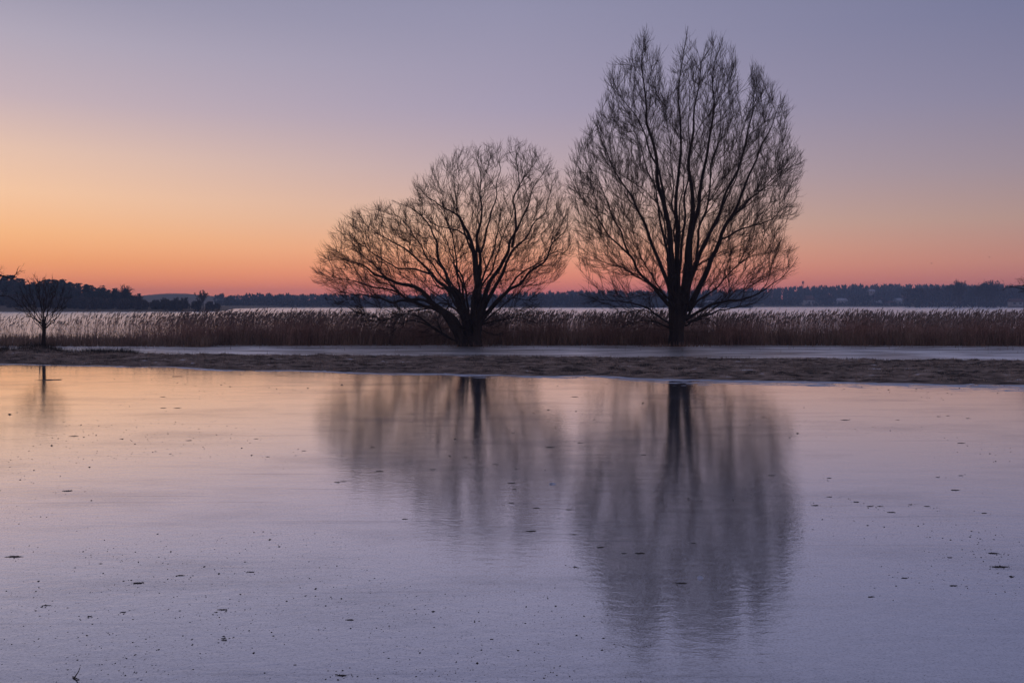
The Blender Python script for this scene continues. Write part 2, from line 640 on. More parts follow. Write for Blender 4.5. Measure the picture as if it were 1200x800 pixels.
def far_height(x, y):
    px = CX + F * x / y
    d = y - shore(px)
    h = np.clip(d / 6, -1, 1) * .5 + np.clip(d / 60, 0, 1) * .8
    # wooded rise of the headland on the left, the hill beyond the bay, the ridges on the right
    h = h + 7.5 * np.clip(d / 70, 0, 1) * np.exp(-((px + 20) / 90) ** 2) * np.exp(-((y - 400) / 160) ** 2)
    h = h + 9 * np.exp(-((px - 205) / 60) ** 2) * np.exp(-((y - 1200) / 160) ** 2)
    h = h + (7 + 5 * np.exp(-((px - 720) / 130) ** 2) + 5 * np.clip((px - 950) / 150, 0, 1)) * np.clip((y - 780) / 400, 0, 1) * (.8 + .4 * fbm(x * .004, y * .004, 61))
    return h


v_ = np.linspace(0, 1, 110) ** 1.8
v_ = np.linspace(0, 1, 70) ** 1.8
TY = 240 + v_ * 1650
X, Yg = np.meshgrid(np.linspace(-1, 1, 300), TY)
X = X * (.95 * Yg + 60)
X = np.clip(X, -1480, 1480)
Z = far_height(X, Yg)
idx = np.arange(X.size).reshape(X.shape)
far = obj('far_shore', np.stack([X, Yg, Z], -1).reshape(-1, 3),
          [np.stack([idx[:-1, :-1], idx[:-1, 1:], idx[1:, 1:], idx[1:, :-1]], -1).reshape(-1, 4)], FARGRASS)
tag(far, kind='structure')


# ------------------------------------------------------------------ tree growing
def grow(S, D, L, n, trop, wig, r, tdir=None):
    """batch of branches: starts S (T,3), unit dirs D, lengths L, -> (T,n,3)"""
    T = len(S)
    out_ = np.empty((T, n, 3))
    out_[:, 0] = S
    d = D.copy()
    wob = r.normal(0, 1, (T, n, 3))
    for i in range(1, n):
        up = np.array([[0, 0, trop]]) if tdir is None else tdir * trop
        d = unit(d + up / n + wob[:, i] * (wig / math.sqrt(n)))
        out_[:, i] = out_[:, i - 1] + d * (L / (n - 1))[:, None]
    return out_


def spawn(Pn, spacing, t0, t1, amin, amax, r, up_bias=0.0):
    """child starts along parents; returns S, D, parent index, t, remaining length"""
    T, n, _ = Pn.shape
    seg = np.linalg.norm(np.diff(Pn, axis=1), axis=2)
    Lp = seg.sum(1)
    cnt = np.maximum(1, np.round(Lp * (t1 - t0) / spacing * r.uniform(.75, 1.25, T))).astype(int)
    pi = np.repeat(np.arange(T), cnt)
    t = r.uniform(t0, t1, len(pi))
    f = t * (n - 1)
    i = np.clip(np.floor(f).astype(int), 0, n - 2)
    w = (f - i)[:, None]
    S = Pn[pi, i] * (1 - w) + Pn[pi, i + 1] * w
    tg = unit(Pn[pi, i + 1] - Pn[pi, i])
    rnd = r.normal(0, 1, tg.shape)
    rnd[:, 2] += up_bias
    perp = unit(rnd - (rnd * tg).sum(1, keepdims=True) * tg)
    a = np.radians(r.uniform(amin, amax, len(pi)))[:, None]
    D = unit(tg * np.cos(a) + perp * np.sin(a))
    return S, D, pi, t, Lp[pi] * (1 - t)


class Envelope:
    """crown outline (photo pixels) swept round the trunk: which points lie inside the crown"""
    def __init__(s, poly, Y0, depth=.85, spread=0.0):
        s.p, s.Y0, s.depth = np.array(poly, float), Y0, depth
        ys = np.arange(s.p[:, 1].min(), s.p[:, 1].max() + 1, 2.0)
        ex = []
        for y in ys:
            xs_ = s.cross(y)
            ex.append((min(xs_), max(xs_)) if xs_ else (0, 0))
        s.ys, s.ex = ys, np.array(ex)

    def cross(s, y):
        o = []
        for a, b in zip(s.p, np.roll(s.p, -1, 0)):
            if (a[1] <= y) != (b[1] <= y):
                o.append(a[0] + (y - a[1]) / (b[1] - a[1]) * (b[0] - a[0]))
        return o

    def inside(s, Q):
        px = CX + F * Q[..., 0] / Q[..., 1]
        py = HOR - F * (Q[..., 2] - CAMZ) / Q[..., 1]
        ins = np.zeros(px.shape, bool)
        for a, b in zip(s.p, np.roll(s.p, -1, 0)):
            c = (a[1] <= py) != (b[1] <= py)
            xc = a[0] + (py - a[1]) / ((b[1] - a[1]) if b[1] != a[1] else 1e-9) * (b[0] - a[0])
            ins ^= c & (px < xc)
        l = np.interp(py, s.ys, s.ex[:, 0])
        r_ = np.interp(py, s.ys, s.ex[:, 1])
        c, w = (l + r_) / 2, np.maximum((r_ - l) / 2, 4)
        lim = np.sqrt(np.maximum(0, 1 - ((px - c) / w) ** 2)) * w / F * s.Y0 * s.depth + .6
        return ins & (np.abs(Q[..., 1] - s.Y0) < lim)


def fit(S, D, L, n, trop, wig, seed, env, minf=.25, over=1.08, tdir=None):
    """grow, and shorten whatever leaves the crown's outline"""
    r = np.random.default_rng(seed)
    Q = grow(S, D, L, n, trop, wig, r, tdir)
    if env is None:
        return Q, np.ones(len(S), bool)
    jit = r.uniform(.8, over, len(S))
    ok = env.inside(Q)
    ok[:, 0] = True
    first = np.where(ok.all(1), n - 1, np.argmin(ok, axis=1) - 1)
    f = np.where(ok.all(1), 1.0, np.clip((first + .5) / (n - 1), 0, 1) * jit)
    Q = grow(S, D, L * f, n, trop, wig, np.random.default_rng(seed), tdir)
    return Q, (f > minf)


def taper(r0, r1, n, p=1.0):
    t = np.linspace(0, 1, n)[None, :] ** p
    return r0[:, None] * (1 - t) + r1[:, None] * t


def crown_targets(env, n, r, low=None):
    """random points in the crown's volume, denser towards its outside"""
    outp = []
    x0, x1 = env.p[:, 0].min(), env.p[:, 0].max()
    y0, y1 = env.p[:, 1].min(), env.p[:, 1].max()
    hw = (x1 - x0) / 2 / F * env.Y0 * env.depth
    got = 0
    while got < n:
        px, py = r.uniform(x0, x1, 4 * n), r.uniform(y0, y1, 4 * n)
        Y = env.Y0 + r.uniform(-hw, hw, 4 * n)
        Q = np.stack([(px - CX) / F * Y, Y, CAMZ + (HOR - py) / F * Y], 1)
        l, r_ = np.interp(py, env.ys, env.ex[:, 0]), np.interp(py, env.ys, env.ex[:, 1])
        c, w = (l + r_) / 2, np.maximum((r_ - l) / 2, 4)
        rho2 = ((px - c) / w) ** 2 + ((Y - env.Y0) / (w / F * env.Y0 * env.depth)) ** 2
        ht = (y1 - py) / (y1 - y0)
        acc = np.clip(.05 + .95 * rho2 + .8 * np.clip(ht - .8, 0, 1), 0, 1) * np.clip(.25 + ht * 2.2, 0, 1)
        k_ = env.inside(Q) & (r.random(4 * n) < acc) & (Q[:, 2] > .5)
        outp.append(Q[k_])
        got += k_.sum()
    return np.concatenate(outp)[:n]


def reach(tg, pp, pt, bendy, n, r, minlen, rise, out_of):
    """join every target to the pool point (position pp, tangent pt) it would naturally have grown from"""
    Qs, owner = [], []
    for i0 in range(0, len(tg), 200):
        t_ = tg[i0:i0 + 200]
        v = t_[:, None, :] - pp[None]
        d = np.linalg.norm(v, axis=2)
        cs = (v * pt[None]).sum(2) / np.maximum(d, 1e-6)
        ca = (v * out_of(t_)[:, None, :]).sum(2) / np.maximum(d, 1e-6)
        cost = d * (1 + 1.5 * (1 - cs) + rise * (1 - ca)) + np.where(cs < .35, 30, 0) + np.where(ca < .3, rise * 1.6 * d, 0)
        owner.append(cost.argmin(1))
    owner = np.concatenate(owner)
    v = tg - pp[owner]
    d = np.linalg.norm(v, axis=1)
    ok = (d > minlen)
    owner, v, d, tg = owner[ok], v[ok], d[ok], tg[ok]
    S = pp[owner]
    u0 = unit(unit(v) * .6 + pt[owner] * .4 + r.normal(0, .08, v.shape))
    C1 = S + u0 * (d * .5)[:, None]
    C1 -= out_of(tg) * (d * .10)[:, None]
    tt = np.linspace(0, 1, n)[None, :, None]
    Q = S[:, None] * (1 - tt) ** 2 + C1[:, None] * 2 * tt * (1 - tt) + tg[:, None] * tt ** 2
    w = r.normal(0, 1, Q.shape)
    w[:, 1:-1] = (w[:, :-2] + w[:, 1:-1] + w[:, 2:]) / 2.2
    w[:, 0] = 0
    return Q + w * (d * bendy)[:, None, None], owner, d


def build_tree(name, base, trunk_tubes, limbs, env, prm, seed, bark=BARK, twig=TWIG):
    """limbs: list of (pts (n,3), r0, r1). Returns the Empty."""
    root = empty(name, base)
    off = np.asarray(base, float)
    tb = MB()
    rr = np.random.default_rng(seed)
    for pts, rad in trunk_tubes:
        q = resample(pts, 22)
        rad = np.interp(np.linspace(0, 1, 22), np.linspace(0, 1, len(rad)), rad)
        V, Fq = tubes(q[None] - off, rad[None], 18)
        a = np.tile(np.arange(18), 22)
        z = V[:, 2]
        rel = V - np.repeat(q - off, 18, 0)
        V = V + rel * (.16 * np.sin(a * 2 * math.pi / 18 * 5 + z * .8) + .22 * (vnoise(a * .8, z * 2.5, seed) - .5))[:, None] * 1.0
        tb.add(V, F4=Fq)
    for v_, in ((tb.V,),):
        for q in v_:                                   # root flare
            fl = np.clip(1 - (q[:, 2] + .05) / .55, 0, 1.2) ** 2
            c0 = q[q[:, 2] < .3].mean(0) if (q[:, 2] < .3).any() else q[0]
            an = np.arctan2(q[:, 1] - c0[1], q[:, 0] - c0[0])
            k_ = 1 + prm.get('flare', .5) * fl * (.55 + .45 * np.sin(an * 5 + 1))
            q[:, 0] = c0[0] + (q[:, 0] - c0[0]) * np.where(fl > 0, k_, 1)
            q[:, 1] = c0[1] + (q[:, 1] - c0[1]) * np.where(fl > 0, k_, 1)
    tb.build('trunk', bark, root)
    lobj, tw = [], []
    heart = off + np.array([0, 0, prm.get('heart', 2.0)])

    def fan(q):
        u = unit(q - heart) * prm.get('fan', .6)
        u[:, 2] += 1 - prm.get('fan', .6)
        return unit(u)
    pool_p, pool_t, pool_r, pool_o = [], [], [], []

    def pool(Q, R, own, t0):
        t_ = unit(np.gradient(Q, axis=1))
        k0 = int(Q.shape[1] * t0)
        pool_p.append(Q[:, k0:].reshape(-1, 3))
        pool_t.append(t_[:, k0:].reshape(-1, 3))
        pool_r.append(R[:, k0:].ravel())
        pool_o.append(np.repeat(own, Q.shape[1] - k0))
    n0 = 30
    for li, (pts, r0, r1) in enumerate(limbs):
        q = resample(pts, n0)
        ln = np.linalg.norm(np.diff(q, axis=0), axis=1).sum()
        wn = rr.normal(0, 1, (n0, 3))
        for _ in range(2):
            wn[1:-1] = (wn[:-2] + wn[1:-1] * 2 + wn[2:]) / 4
        q = q + wn * ln * prm.get('limb_wig', .008) * np.minimum(1, np.linspace(0, 4, n0))[:, None]
        R0 = r1 + (r0 - r1) * (1 - np.linspace(0, 1, n0)) ** prm.get('limb_taper', 1.15)
        lobj.append(MB().tubes(q[None] - off, R0[None], 8).build('limb', bark, root))
        tw.append(MB())
        pool(q[None], R0[None], np.array([li]), prm.get('t1', .22))

    def put(Q, R, own, sides):
        for li in np.unique(own):
            k_ = own == li
            tw[li].tubes(Q[k_] - off, R[k_], sides)
    rmin = prm['rmin']
    allQ, allO = [], []
    if env is not None:
        for stage, (cnt, n, bendy, sides) in enumerate(prm['stages']):
            tg = crown_targets(env, cnt, rr)
            pp, pt, pr, po = np.concatenate(pool_p), np.concatenate(pool_t), np.concatenate(pool_r), np.concatenate(pool_o)
            Q, ow, d = reach(tg, pp, pt, bendy, n, rr, .25, prm['rise'], fan)
            ra = np.clip(np.minimum(pr[ow] * .7, .004 + prm.get('thick', .0085) * d), rmin, .08)
            R = taper(ra, np.full(len(ra), rmin * .8), n)
            own = po[ow]
            put(Q, R, own, sides)
            pool(Q, R, own, .15)
            allQ.append(resample_batch(Q, 8))
            allO.append(own)
    else:
        for li in range(len(limbs)):
            q = pool_p[li][None]
            S, D, pi, t, rem = spawn(q, prm['sp1'], .1, .97, *prm['a1'], rr)
            Q = grow(S, D, np.clip(prm['l1'] * (rem + .5) * rr.uniform(.5, 1.2, len(S)), *prm['c1']), 8, prm['trop'], prm['wig'], rr)
            own = np.full(len(Q), li)
            put(Q, taper(np.full(len(Q), rmin * 1.8), np.full(len(Q), rmin * .8), 8), own, 4)
            allQ.append(Q)
            allO.append(own)
    # last: fine shoots along every branch and the limb ends
    for li in range(len(limbs)):
        q = pool_p[li]
        q = q[int(len(q) * .58):]
        allQ.append(resample_batch(q[None], 8))
        allO.append(np.array([li]))
    Q, own = np.concatenate(allQ), np.concatenate(allO)
    for lvl, (sp, amin, amax, lmin, lmax) in enumerate(prm['shoots']):
        S, D, pi, t, rem = spawn(Q, sp, .12, 1.0, amin, amax, rr, prm.get('ub', .3))
        L = rr.uniform(lmin, lmax, len(S)) * (1 - .35 * t)
        nq = 4 if lvl == 0 else 3
        Q2, ok = fit(S, D, L, nq, prm['trop'], prm['wig'], seed * 31 + lvl, env if lvl == 0 else None, .3, 1.25, fan(S))
        Q2, o2 = Q2[ok], own[pi][ok]
        put(Q2, taper(np.full(len(Q2), rmin * (.95 - .15 * lvl)), np.full(len(Q2), rmin * .5), nq), o2, 3)
        Q, own = Q2, o2
    for lo_, m_ in zip(lobj, tw):
        if m_.n:
            tag(m_.build('twigs', twig, lo_), kind='stuff')
    return root


def resample_batch(Q, n):
    f = np.linspace(0, Q.shape[1] - 1, n)
    i = np.clip(f.astype(int), 0, Q.shape[1] - 2)
    w = (f - i)[None, :, None]
    return Q[:, i] * (1 - w) + Q[:, i + 1] * w


def trace(pts, Y, dend=0.0, bend=1.3):
    """photo outline of a limb to 3-D, drifting dend metres towards or away from the camera by its end"""
    n = len(pts)
    return np.array([P(px, py, Y + dend * (i / (n - 1)) ** bend) for i, (px, py) in enumerate(pts)])


def turned(pts, base, deg, sh=1.0):
    a = math.radians(deg)
    q = pts - base
    return np.stack([q[:, 0] * math.cos(a) - q[:, 1] * math.sin(a), q[:, 0] * math.sin(a) + q[:, 1] * math.cos(a), q[:, 2] * sh], 1) + base


# ---- the tall willow
YT = 52.4
bT = np.array([*(P(793, 405, YT)[:2]), 0.0])
tall_env = Envelope([(757, 33), (767, 48), (776, 62), (777, 84), (783, 112), (787, 82), (794, 40), (803, 33), (811, 42), (819, 60), (822, 70), (826, 56), (829, 44), (843, 40), (856, 48), (864, 60),
                     (863, 72), (865, 98), (870, 140), (877, 108), (879, 84), (884, 67), (892, 78), (902, 92), (915, 102), (922, 118), (931, 140), (928, 158), (940, 180), (942, 200),
                     (938, 218), (933, 238), (941, 248), (932, 258), (918, 262), (922, 278), (936, 298), (930, 322), (905, 338), (892, 352), (870, 364), (850, 372), (838, 384), (815, 386),
                     (775, 392), (752, 388), (722, 384), (710, 366), (682, 358), (676, 345), (690, 330), (672, 312), (676, 290), (668, 272), (672, 248), (661, 222), (662, 200), (670, 178),
                     (684, 160), (690, 138), (702, 128), (706, 106), (708, 88), (722, 72), (738, 66), (742, 50)], YT, .9)
LT = [  # points, r0, r1, depth drift
    ([(788, 345), (786, 300), (779, 240), (769, 178), (761, 140), (755, 108), (752, 72), (757, 38)], .36, .012, -1.0),
    ([(795, 345), (793, 290), (792, 230), (797, 170), (797, 125), (797, 80), (803, 38)], .20, .010, 1.5),
    ([(803, 345), (806, 300), (812, 250), (811, 200), (812, 146), (817, 95), (826, 54)], .27, .010, -1.6),
    ([(806, 330), (812, 275), (819, 225), (828, 185), (834, 140), (837, 105), (838, 74), (845, 45)], .21, .010, .8),
    ([(808, 330), (822, 295), (838, 258), (850, 228), (866, 190), (877, 150), (886, 108), (886, 72)], .17, .010, 1.2),
    ([(806, 365), (822, 330), (835, 303), (848, 272), (862, 245), (877, 206), (890, 175), (904, 148), (914, 116)], .24, .010, -1.4),
    ([(834, 303), (843, 283), (862, 272), (885, 265), (902, 258), (918, 246), (938, 239)], .10, .008, .5),
    ([(805, 372), (818, 352), (838, 338), (855, 320), (872, 305), (892, 298), (915, 290)], .10, .008, 2.2),
    ([(803, 375), (824, 362), (846, 354), (866, 351), (893, 342), (922, 320), (934, 303)], .13, .008, -1.5),
    ([(806, 378), (826, 369), (850, 362), (872, 358), (895, 352)], .09, .008, 2.0),
    ([(803, 382), (816, 375), (830, 374), (839, 380), (841, 386)], .06, .008, -2.0),
    ([(786, 345), (777, 315), (760, 280), (751, 253), (735, 222), (715, 188), (706, 164), (700, 142)], .17, .010, 1.0),
    ([(784, 358), (768, 340), (750, 318), (736, 300), (718, 280), (699, 256), (680, 232), (668, 208)], .14, .008, -1.0),
    ([(783, 350), (765, 334), (745, 326), (732, 315), (712, 308), (692, 300), (678, 296)], .08, .008, 1.8),
    ([(783, 378), (768, 368), (750, 358), (734, 355), (716, 352), (696, 350), (684, 347)], .09, .008, -1.5),
    ([(784, 384), (768, 377), (752, 375), (737, 380), (724, 384)], .07, .008, 1.5),
    ([(780, 250), (774, 206), (760, 170), (748, 142), (734, 124), (720, 108), (709, 94)], .11, .008, 1.6),
    ([(788, 320), (779, 286), (770, 250), (768, 220), (757, 192), (748, 164), (738, 134)], .12, .008, -2.2),
    ([(794, 330), (800, 280), (803, 240), (808, 190), (806, 140), (805, 100)], .13, .008, -2.4),
    ([(804, 335), (818, 300), (834, 270), (850, 240), (862, 210), (868, 175), (866, 140)], .13, .008, 2.4),
    ([(738, 300), (726, 270), (712, 240), (704, 215), (690, 195), (684, 172)], .08, .008, 1.0),
    ([(852, 262), (872, 240), (893, 222), (910, 205), (925, 195), (937, 190)], .08, .008, .8),
]
limbsT = [(trace(p, YT, d), min(a * .82, .21), b) for p, a, b, d in LT]
rt = np.random.default_rng(5)
for i, (src, deg) in enumerate([(4, 75), (5, -65), (5, 85), (11, 70), (12, -75), (12, 65), (8, 75), (14, -70), (13, 60)]):
    p, a, b = limbsT[src]
    limbsT.append((turned(p, np.array([bT[0], YT, 0]), deg, rt.uniform(.82, .95)), a * .6, b))
prmT = dict(t1=.24, rise=1.5, fan=.62, heart=2.5, stages=[(120, 12, .010, 5), (340, 9, .011, 4), (1100, 7, .012, 3), (2000, 5, .013, 3)], shoots=[(.22, 8, 26, .5, 1.4), (.27, 10, 30, .25, .75)], trop=.45, wig=.06, rmin=.0074, limb_wig=.010, thick=.0085)
trunkT = [([P(793, 408, YT), P(793, 392, YT), P(794, 375, YT), P(795, 358, YT), P(796, 344, YT)], [.46, .40, .44, .52, .42]),
          ([P(791, 375, YT), P(789, 350, YT), P(787, 320, YT), P(785, 295, YT)], [.30, .28, .25, .20]),
          ([P(798, 375, YT), P(802, 350, YT), P(805, 325, YT), P(807, 300, YT)], [.32, .30, .27, .20])]
tallw = build_tree('willow_tree', bT, trunkT, limbsT, tall_env, prmT, 3)
tag(tallw, 'tall bare willow with upright fan of limbs rising from the reed edge', 'tree', 'bare willows at the reed edge')

# ---- the broad willow
YW = 52.2
bW = np.array([*(P(553, 405, YW)[:2]), 0.0])
wide_env = Envelope([(366, 316), (372, 296), (386, 276), (396, 262), (408, 248), (424, 243), (440, 239), (456, 234), (470, 238), (482, 234), (480, 222), (486, 208), (500, 202), (508, 188),
                     (522, 184), (536, 172), (552, 172), (566, 166), (584, 168), (598, 161), (612, 166), (628, 172), (640, 176), (648, 188), (656, 204), (660, 222), (670, 232), (673, 250),
                     (676, 272), (674, 296), (664, 312), (660, 326), (640, 336), (634, 352), (640, 374), (626, 386), (590, 392), (560, 398), (520, 400), (490, 396), (452, 396), (424, 384),
                     (408, 372), (392, 362), (380, 352), (374, 338), (366, 330)], YW, .85)
LW = [
    ([(556, 380), (560, 346), (558, 318), (553, 283), (541, 258), (524, 244), (508, 234), (496, 226)], .30, .009, 1.0),
    ([(560, 345), (561, 318), (561, 283), (564, 248), (562, 205), (560, 172)], .16, .009, -1.0),
    ([(558, 385), (564, 362), (574, 332), (586, 312), (596, 296), (609, 265), (624, 228), (640, 196)], .22, .009, -1.0),
    ([(600, 290), (604, 268), (603, 240), (606, 205), (604, 170)], .11, .008, .6),
    ([(562, 380), (572, 352), (582, 330), (592, 312), (606, 290), (622, 270), (640, 244), (648, 214)], .18, .008, 1.6),
    ([(565, 375), (578, 358), (595, 342), (612, 328), (630, 312), (648, 290), (664, 260), (668, 236)], .16, .008, .6),
    ([(568, 372), (586, 352), (608, 324), (628, 310), (648, 298), (662, 294), (672, 282)], .11, .008, -2.0),
    ([(565, 380), (580, 376), (596, 373), (610, 372), (620, 376), (632, 381)], .075, .008, -.6),
    ([(566, 378), (584, 362), (602, 350), (620, 352), (636, 360)], .07, .008, 2.0),
    ([(550, 392), (542, 370), (532, 346), (518, 333), (504, 321), (479, 297), (458, 284), (440, 272), (422, 262)], .20, .008, -1.0),
    ([(546, 380), (536, 353), (526, 326), (515, 299), (504, 264), (484, 246), (462, 240)], .18, .008, 1.0),
    ([(543, 390), (530, 374), (512, 358), (498, 345), (482, 335), (455, 328), (432, 318), (412, 306), (392, 302), (376, 306)], .24, .008, -.6),
    ([(524, 370), (508, 361), (490, 356), (470, 352), (452, 352), (430, 347), (408, 344), (388, 346)], .16, .008, .8),
    ([(518, 366), (500, 352), (478, 350), (456, 340), (430, 334), (404, 326), (378, 322)], .13, .008, -1.6),
    ([(548, 401), (530, 398), (514, 388), (500, 381), (488, 376), (478, 377), (466, 384), (456, 392)], .10, .008, -1.0),
    ([(524, 394), (508, 384), (492, 372), (476, 368), (456, 374), (436, 376), (424, 382)], .08, .008, -2.2),
    ([(515, 360), (498, 362), (482, 364), (464, 371), (448, 376)], .07, .008, 1.8),
    ([(551, 388), (546, 366), (540, 346), (536, 322), (528, 304), (520, 286)], .13, .008, -2.0),
    ([(553, 283), (540, 272), (528, 268), (512, 266), (498, 256), (488, 240)], .07, .008, -1.2),
    ([(556, 300), (546, 276), (538, 252), (532, 222), (534, 192)], .09, .008, 1.8),
    ([(562, 300), (572, 270), (580, 236), (584, 200), (582, 172)], .09, .008, 1.4),
    ([(504, 321), (486, 316), (462, 312), (440, 300), (420, 284), (402, 272)], .08, .008, 1.6),
    ([(455, 328), (438, 310), (424, 296), (410, 284), (398, 272), (392, 266)], .06, .008, 0.8),
    ([(530, 338), (510, 316), (490, 282), (474, 262), (456, 250), (444, 242)], .08, .008, -1.8),
]
limbsW = [(trace(p, YW, d), a * .82, b) for p, a, b, d in LW]
for i, (src, deg) in enumerate([(0, -80), (2, 75), (4, -75), (9, 70), (9, -60), (10, 75), (11, -65), (12, 75), (7, 60)]):
    p, a, b = limbsW[src]
    limbsW.append((turned(p, np.array([bW[0], YW, 0]), deg, rt.uniform(.85, .97)), a * .6, b))
prmW = dict(t1=.28, rise=1.1, fan=.68, heart=1.5, stages=[(100, 12, .016, 5), (300, 9, .018, 4), (950, 7, .02, 3), (1700, 5, .022, 3)], shoots=[(.21, 11, 34, .35, 1.1), (.26, 13, 36, .2, .62)], trop=.55, wig=.095, rmin=.0070, limb_wig=.015, thick=.0085)
trunkW = [([P(558, 407, YW), P(558, 395, YW), P(559, 378, YW), P(560, 360, YW), P(560, 342, YW)], [.36, .31, .30, .27, .21]),
          ([P(546, 407, YW), P(539, 392, YW), P(530, 376, YW), P(518, 364, YW)], [.38, .34, .30, .19]),
          ([P(553, 407, YW), P(549, 390, YW), P(545, 374, YW), P(537, 352, YW)], [.30, .24, .20, .15])]
widew = build_tree('willow_tree', bW, trunkW, limbsW, wide_env, prmW, 9)
tag(widew, 'shorter broad bare willow spreading low over the ice beside the reeds', 'tree', 'bare willows at the reed edge')

# ---- young pollarded tree on the mound
YY = 43.4
bY = np.array([*(P(51, 408, YY)[:2]), .25])
LY = []
for i in range(22):
    t = (i + .5) / 22
    tip = np.interp(t, [0, .12, .3, .5, .7, .88, 1], [16, 22, 36, 50, 62, 78, 86]) + rt.normal(0, 1.5)
    tipy = np.interp(t, [0, .12, .3, .5, .7, .88, 1], [352, 338, 328, 326, 329, 336, 350]) + rt.normal(0, 2)
    s = rt.uniform(366, 391)
    LY.append((trace([(51, s), (51 + (tip - 51) * .38, s - (s - tipy) * .30), (51 + (tip - 51) * .75, s - (s - tipy) * .66), (tip, tipy)], YY, rt.uniform(-1.0, 1.0)), .019, .005))
LY += [(trace([(52, 386), (58, 380), (66, 374), (76, 360)], YY, .3), .03, .006), (trace([(50, 380), (40, 374), (28, 366), (18, 362)], YY, -.3), .025, .006)]
prmY = dict(t1=.2, sp1=.15, a1=(14, 38), l1=.3, c1=(.2, .75), shoots=[(.15, 15, 38, .12, .42)], trop=.3, wig=.22, rmin=.0045, limb_wig=.022)
young = build_tree('young_tree', bY, [([P(51, 413, YY), P(51, 402, YY), P(51.5, 388, YY), P(51, 374, YY)], [.115, .085, .08, .075])], LY, None, prmY, 23)
tag(young, 'small pollarded tree with a fan of straight shoots on a grass mound', 'tree')
stk = MB()
p0, p1 = P(46.3, 412, YY - .15), P(46.6, 391, YY - .15)
stk.tubes(np.array([[p0, (p0 + p1) / 2, p1, p1 + [0, 0, .03]]]), np.array([[.035, .034, .033, .004]]), 7)
tag(stk.build('tree_stake', STAKE), 'short weathered wooden stake beside the small pollarded tree', 'stake')

# ---- the trees whose outer branches reach in at the sides of the view
def side_tree(base_px, Y, limbs, seed, label):
    b = np.array([(base_px - CX) / F * Y, Y, 0.0])
    b[2] = -0.05
    lt = [(trace(p, Y, d), a, .007) for p, a, d in limbs]
    prm = dict(t1=.25, sp1=.3, a1=(25, 60), l1=.3, c1=(.3, 1.5), shoots=[(.22, 25, 60, .2, .7), (.25, 25, 60, .12, .35)], trop=.6, wig=.35, rmin=.0062, limb_wig=.02)
    t = build_tree('side_tree', b, [([P(base_px, HOR + 2700 / Y, Y), P(base_px + 1, 375, Y), P(base_px, 345, Y), P(base_px - 2, 315, Y)], [.34, .26, .24, .18])], lt, None, prm, seed)
    t.name = 'bare_tree'
    return tag(t, label, 'tree')


side_tree(-85, 44.0, [([(-85, 350), (-60, 338), (-30, 330), (-5, 329), (6, 325)], .12, -.5), ([(-85, 330), (-55, 318), (-25, 322), (0, 323), (12, 327), (18, 319), (30, 315)], .10, .4),
                      ([(-85, 365), (-50, 350), (-20, 346), (4, 347), (14, 349), (22, 357)], .10, .6), ([(-86, 320), (-70, 280), (-60, 240), (-62, 210)], .14, .5),
                      ([(-86, 315), (-100, 270), (-115, 230)], .13, -1), ([(-86, 335), (-120, 310), (-150, 290)], .12, 1), ([(-85, 325), (-60, 290), (-40, 262)], .1, 1)], 41,
          'dark bare tree whose branch tips reach in beside the small pollarded tree')
side_tree(1292, 60.0, [([(1290, 355), (1255, 346), (1222, 343), (1200, 341), (1182, 339), (1174, 342)], .16, -.5), ([(1290, 345), (1250, 334), (1220, 330), (1200, 333), (1188, 336), (1178, 340)], .14, .6),
                       ([(1292, 340), (1262, 318), (1230, 318), (1206, 328), (1192, 329)], .12, 1), ([(1292, 370), (1255, 362), (1225, 362), (1206, 370), (1196, 376)], .09, -1),
                       ([(1292, 320), (1280, 270), (1268, 230), (1272, 190)], .18, .5), ([(1294, 315), (1312, 260), (1330, 220)], .16, -1), ([(1292, 325), (1262, 282), (1242, 250)], .13, 1)], 43,
          'dark bare tree reaching its low limbs in over the reeds')

# ------------------------------------------------------------------ reeds
def reed_field(n, seed, hfun, xr, yr, dens):
    r = np.random.default_rng(seed)
    y = r.uniform(*yr, n)
    x = r.uniform(*xr, n) * y
    px = CX + F * x / y
    k = r.random(n) < dens(px, x, y)
    x, y, px = x[k], y[k], px[k]
    return x, y, px, hfun(px, x, y, r)


def front_edge(px):
    return np.interp(px, [-80, 100, 240, 260, 700, 800, 1000, 1280], [51.5, 52.0, 51.5, 53.2, 53.3, 53.4, 52.8, 52.2])


def tall_h(px, x, y, r):
    base = np.interp(px, [-80, 200, 290, 420, 1280], [1.9, 2.05, 2.12, 2.06, 2.06])
    return base * (1.0 - r.beta(1.5, 1.7, len(px)) * np.interp(px, [100, 300], [.55, .46])) * (.83 + .36 * fbm(x * .55, y * .5, 90, 3))


def tall_d(px, x, y):
    d = np.interp(px, [-80, 60, 150, 215, 270, 1280], [.20, .26, .40, .66, 1, 1])
    fe = front_edge(px) + 1.2 * (fbm(x * .5, y * 0, 95) - .5)
    return d * (y > fe + np.interp(px, [150, 270], [2.5, .2])) * np.clip((fbm(x * .5, y * .5, 91, 3) - .27) * 2.6, .10, 1.2)


